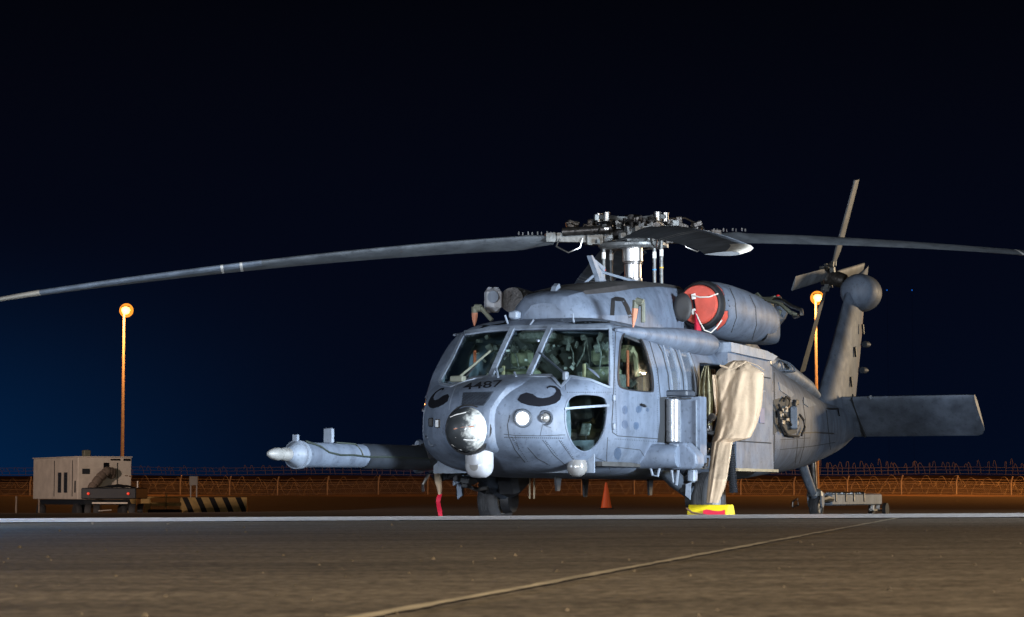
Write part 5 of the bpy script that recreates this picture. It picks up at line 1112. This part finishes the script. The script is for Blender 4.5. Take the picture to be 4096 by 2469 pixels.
for x_ in (-.75, .75):
    for y_ in (.2, 1.9): MB().lathe((x_, y_, .27), (1, 0, 0), [(-.11, .1), (-.11, .25), (-.08, .27), (.08, .27), (.11, .25), (.11, .1)], 20, cap=True).build('wheel', M['tyre'], tr_)
MB().box((0, 0, zb_-.14), (1.2, .08, .05)).build('tow_frame', M['cream'], tr_); MB().tube([(.1, -.25, .33), (-.35, -.25, .30)], .02, 6).build('axle_bar', M['pole'], tr_)
for x_ in (.93,): MB().box((x_, 0, zt_+.12), (.04, .04, .22)).build('stake', M['pole'], tr_)
# striped barriers
def barrier(u0, u1, v0, v1, Y, lab, stripes):
    a = at(u0, v1, Y); b_ = at(u1, v1, Y); zt2 = at(u0, v0, Y).z; L_ = b_.x-a.x; z0 = ground_z((a.x+b_.x)/2, Y)-.02; H_ = zt2-z0
    o = empty('jersey_barrier', (a.x, Y, z0)); tag(o, lab, 'barrier')
    prof = [(-.28, 0), (-.28, .08), (-.14, H_*.4), (-.09, H_), (.09, H_), (.14, H_*.4), (.28, .08), (.28, 0)]
    MB().prism(prof, (0, 0, 0), (0, 1, 0), (0, 0, 1), (L_, 0, 0)).build('barrier_body', M['byellow'], o, smooth=False)
    pv = L_/stripes
    for k in range(stripes):
        x0 = pv*(k+.12); sh = .34; wd = pv*.42; vs = []
        for (zz_, yy_) in ((H_, -.095), (H_*.4, -.145), (.08, -.285)):
            f = 1-zz_/H_; vs += [(min(L_, x0+sh*f*1.1), yy_, zz_), (min(L_, x0+sh*f*1.1+wd), yy_, zz_)]
        MB().add(vs, [(0, 1, 3, 2), (2, 3, 5, 4)]).build('black_stripe', M['bblack'], o, smooth=False, fix=False)
    return o
barrier(722, 988, 1990, 2062, 105, 'long concrete barrier with black and yellow slanting stripes', 5)
barrier(482, 545, 1993, 2062, 98, 'short striped barrier half hidden beside the dark trailer', 1)
# yellow rail between the barriers
pa, pb = at(575, 2000, 100), at(725, 2000, 100); yr = empty('guard_rail', (pa.x, 100, ground_z(pa.x, 100))); tag(yr, 'yellow steel guard rail and post between the two striped barriers', 'guard rail')
L_ = pb.x-pa.x; zr = lambda v_: at(600, v_, 100).z-ground_z(pa.x, 100)
MB().box((L_/2, 0, zr(2018)), (L_, .06, .16)).build('rail', M['byellow'], yr); MB().box((L_/2, 0, zr(1990)), (L_, .05, .05)).build('rail', M['byellow'], yr)
MB().box((.1, 0, zr(2022)), (.42, .25, .62), bev=.02).build('post_block', M['byellow'], yr); MB().box((.95, 0, zr(2005)), (.06, .06, .62)).build('rail_post', M['byellow'], yr); MB().box((-.30, -.05, zr(2020)), (.05, .05, 1.0)).build('rail_post', M['byellow'], yr)
MB().box((.9, 0, .14), (1.4, .4, .24), bev=.04).build('rail_foot', M['bblack'], yr)
# box on a post
p = at(775, 1945, 118); z0 = ground_z(p.x, 118); sb = empty('utility_box', (p.x, 118, z0)); tag(sb, 'small metal utility box on a post above the striped barrier', 'utility box')
zt2 = at(775, 1905, 118).z-z0; zb2 = at(775, 1942, 118).z-z0
MB().box((0, 0, (zt2+zb2)/2), (.42, .25, zt2-zb2), bev=.02).build('box_case', M['cream'], sb); MB().box((-.15, 0, zb2/2), (.06, .06, zb2)).build('box_post', M['pole'], sb); MB().box((.15, 0, zb2/2), (.06, .06, zb2)).build('box_post', M['pole'], sb)
# marker posts far left
for i, (u_, lab) in enumerate(((66, 'thin marker post at the extreme left edge, left of the generator'), (157, 'thin marker post under the left corner of the generator'))):
    Y_ = 78; p = at(u_, 1985 if i == 0 else 1995, Y_); z0 = ground_z(p.x, Y_); o = MB().tube([(0, 0, 0), (0, 0, p.z-z0)], .035, 8).build('marker_post', M['duct']); o.location = (p.x, Y_, z0); tag(o, lab, 'post', 'thin marker posts at the left')
# blue taxiway light just at the frame edge (source of the blue glow)
tx = empty('taxiway_light', (-2.95, 12.2, ground_z(-2.95, 12.2))); tag(tx, 'blue taxiway edge light beside the white line at the left', 'taxiway light')
MB().lathe((0, 0, 0), (0, 0, 1), [(0, .10), (.02, .10), (.03, .03), (.09, .03), (.10, .06), (.11, .06)], 20, cap=True).build('lamp_base', M['dkmetal'], tx)
MB().lathe((0, 0, .11), (0, 0, 1), [(0, .055), (.06, .05), (.09, .02)], 18, cap=True).build('lamp_globe', mat('blue_lamp_glass', (.02, .1, .8), .3, emit=(.05, .35, 1), es=30), tx)

# lamp posts with sodium lamps
def lamp_post(u_, v_, Y_, lab, power):
    p = at(u_, v_, Y_); z0 = ground_z(p.x, Y_); o = empty('lamp_post', (p.x, Y_, z0)); tag(o, lab, 'lamp post', 'sodium lamp posts along the fence')
    h = p.z-z0; MB().tube([(0, 0, -.3), (0, 0, h*.5), (0, 0, h-.25)], [.15, .12, .09], 12).build('pole', M['pole'], o)
    MB().box((.12, -.1, h-.05), (.6, .35, .16), bev=.04).build('lamp_housing', M['bblack'], o)
    MB().lathe((.15, -.16, h-.30), (0, 0, 1), [(-.32, .05), (-.25, .24), (0, .34), (.2, .26), (.28, .05)], 20, cap=True).build('lamp_globe', M['sodium'], o, ang=80)
    MB().lathe((.15, .16, h-.30), (0, -1, 0), [(-.08, .2), (0, .50), (.05, .54), (.12, .46), (.14, .05)], 28, cap=True).build('lamp_halo_disc', M['sodium2'], o, ang=80)  # glowing disc added behind the globe as its orange halo
    l = bpy.data.lights.new('sodium_light', 'POINT'); l.energy = power; l.color = (1, .34, .07); l.shadow_soft_size = .3
    lo = bpy.data.objects.new('sodium_light', l); COL.objects.link(lo); lo.parent = o; lo.location = (.15, -2.6, h-1.0)
lamp_post(497, 1226, 180, 'tall lamp post with a bright orange lamp at the left', 5500)
lamp_post(3262, 1176, 182, 'lamp post with an orange lamp seen behind the tail', 6500)
lamp_post(4480, 1180, 182, 'lamp post with an orange lamp beyond the right edge', 22000)

# distant blue lights
for (u_, lab) in ((3548, 'left of the two tiny distant blue lights right of the tail'), (3648, 'right of the two tiny distant blue lights right of the tail')):
    p = at(u_, 1161, 400); o = MB().lathe((0, 0, 0), (0, 0, 1), [(-.12, .03), (0, .14), (.12, .03)], 10, cap=True).build('obstruction_light', mat('far_blue_light', (0, .1, .5), .5, emit=(.01, .12, .6), es=.9)); o.location = p; tag(o, lab, 'light', 'distant blue obstruction lights')
    MB().tube([(0, 0, 0), (0, 0, -p.z-.5)], .015, 6).build('light_mast', M['dkmetal'], o)

# perimeter fence: posts, mesh, concertina coils
fr = empty('perimeter_fence', (0, 190, 0)); tag(fr, 'wire mesh perimeter fence with cranked posts and coiled razor wire', 'fence')
FY = 190
us_ = [-90+i*197 for i in range(12)] + [2100+i*217 for i in range(-0, 11)]
xsf = sorted(set(round((u_-2048)/FPX*FY, 3) for u_ in ([125-200, 125, 325, 525, 725, 922, 1113, 1312, 1515, 1712, 1912, 2116, 2325, 2535, 2745, 2960, 3172, 3386, 3601, 3821, 4039, 4255])))
pm_ = None
for x_ in xsf:
    z0 = ground_z(x_, FY)
    if pm_ is None:
        mbp = MB().tube([(0, 0, -.8), (0, 0, 1.45), (0, 0, 1.5), (.12, -.12, 1.95)], .055, 8); pm_ = mbp.build('post', M['pole'], fr); po = pm_
    else: po = pm_.copy(); COL.objects.link(po); po.parent = fr
    po.location = (x_, 0, z0-.42)
wm = MB(); x0, x1 = xsf[0], xsf[-1]
def strand(mb, a, b_, r):
    a, b_ = Vector(a), Vector(b_); d = (b_-a).normalized(); s1 = Vector((0, -1, 0)); n_ = d.cross(s1).normalized(); mb.add([a-n_*r, a+n_*r, b_+n_*r, b_-n_*r, a-s1*r, b_-s1*r], [(0, 1, 2, 3), (0, 4, 5, 3), (1, 4, 5, 2)])
x_ = x0
while x_ < x1:
    z0 = ground_z(x_, FY)-.3; strand(wm, (x_, 0, z0), (min(x1, x_+1.45), 0, z0+1.35), .007); strand(wm, (min(x1, x_+1.45), 0, z0), (x_, 0, z0+1.35), .007); x_ += .16
for h_ in (.0, .35, .7, 1.05, 1.25, 1.45):
    for i in range(40):
        a = x0+(x1-x0)*i/40; b_ = x0+(x1-x0)*(i+1)/40; strand(wm, (a, -.03*(h_ > 1), ground_z(a, FY)-.2+h_), (b_, -.03*(h_ > 1), ground_z(b_, FY)-.2+h_), .012)
tag(wm.build('wire_mesh', M['wire'], fr, smooth=False, fix=False), kind='stuff')
def coil(name, Y_, zc, R, pitch, r, parent, jit=.1):
    mb = MB(); pts_ = []; x_ = x0; ph = 0; N_ = 12; k = 0; rr = R
    while x_ < x1:
        if k % N_ == 0: rr = R*random.uniform(1-jit*2, 1+jit*2.2)
        a = 2*pi*k/N_; pts_.append(Vector((x_+random.uniform(-.02, .02), rr*.7*cos(a), ground_z(x_, Y_)+zc+rr*sin(a)))); x_ += pitch/N_*random.uniform(.6, 1.4); k += 1
    for a, b_ in zip(pts_[:-1], pts_[1:]): strand(mb, a, b_, r)
    o = mb.build(name, M['wire'], parent, smooth=False, fix=False); o.location = (0, Y_-190, 0); tag(o, kind='stuff'); return o
coil('razor_coil', 189.2, .55, .52, 1.25, .013, fr)
coil('razor_coil', 189.0, 1.05, .42, 1.3, .012, fr)
f2 = empty('inner_security_fence', (0, 226, 0)); tag(f2, 'farther fence line on the bank topped by upright razor wire loops', 'fence')
mb = MB(); x_ = x0*1.2
while x_ < x1*1.2:
    z0 = ground_z(x_, 230); h = random.uniform(.9, 1.45)*(.55+.55*min(1, max(0, (x_+45)/70))); lean = random.uniform(-.35, .15); wdt = random.uniform(.12, .3)
    pts_ = [Vector((x_, 0, z0+.1)), Vector((x_+lean*.5, 0, z0+.1+h*.6)), Vector((x_+lean-wdt*.3, 0, z0+.1+h*.93)), Vector((x_+lean-wdt*.7, 0, z0+.1+h)), Vector((x_+lean-wdt, 0, z0+.1+h*.9)), Vector((x_+lean-wdt*1.2, 0, z0+.1+h*.6))]
    for a, b_ in zip(pts_[:-1], pts_[1:]): strand(mb, a, b_, .018)
    x_ += random.uniform(.3, 1.1)
for h_ in (.15, .5, .8):
    for i in range(60):
        a = x0*1.2+(x1-x0)*1.2*i/60; b_ = a+(x1-x0)*1.2/60; strand(mb, (a, 0, ground_z(a, 230)+h_), (b_, 0, ground_z(b_, 230)+h_), .014)
lo_ = mb.build('razor_loops', M['wire'], f2, smooth=False, fix=False); lo_.location = (0, 4, 0); tag(lo_, kind='stuff')
print('objects', len(bpy.data.objects))
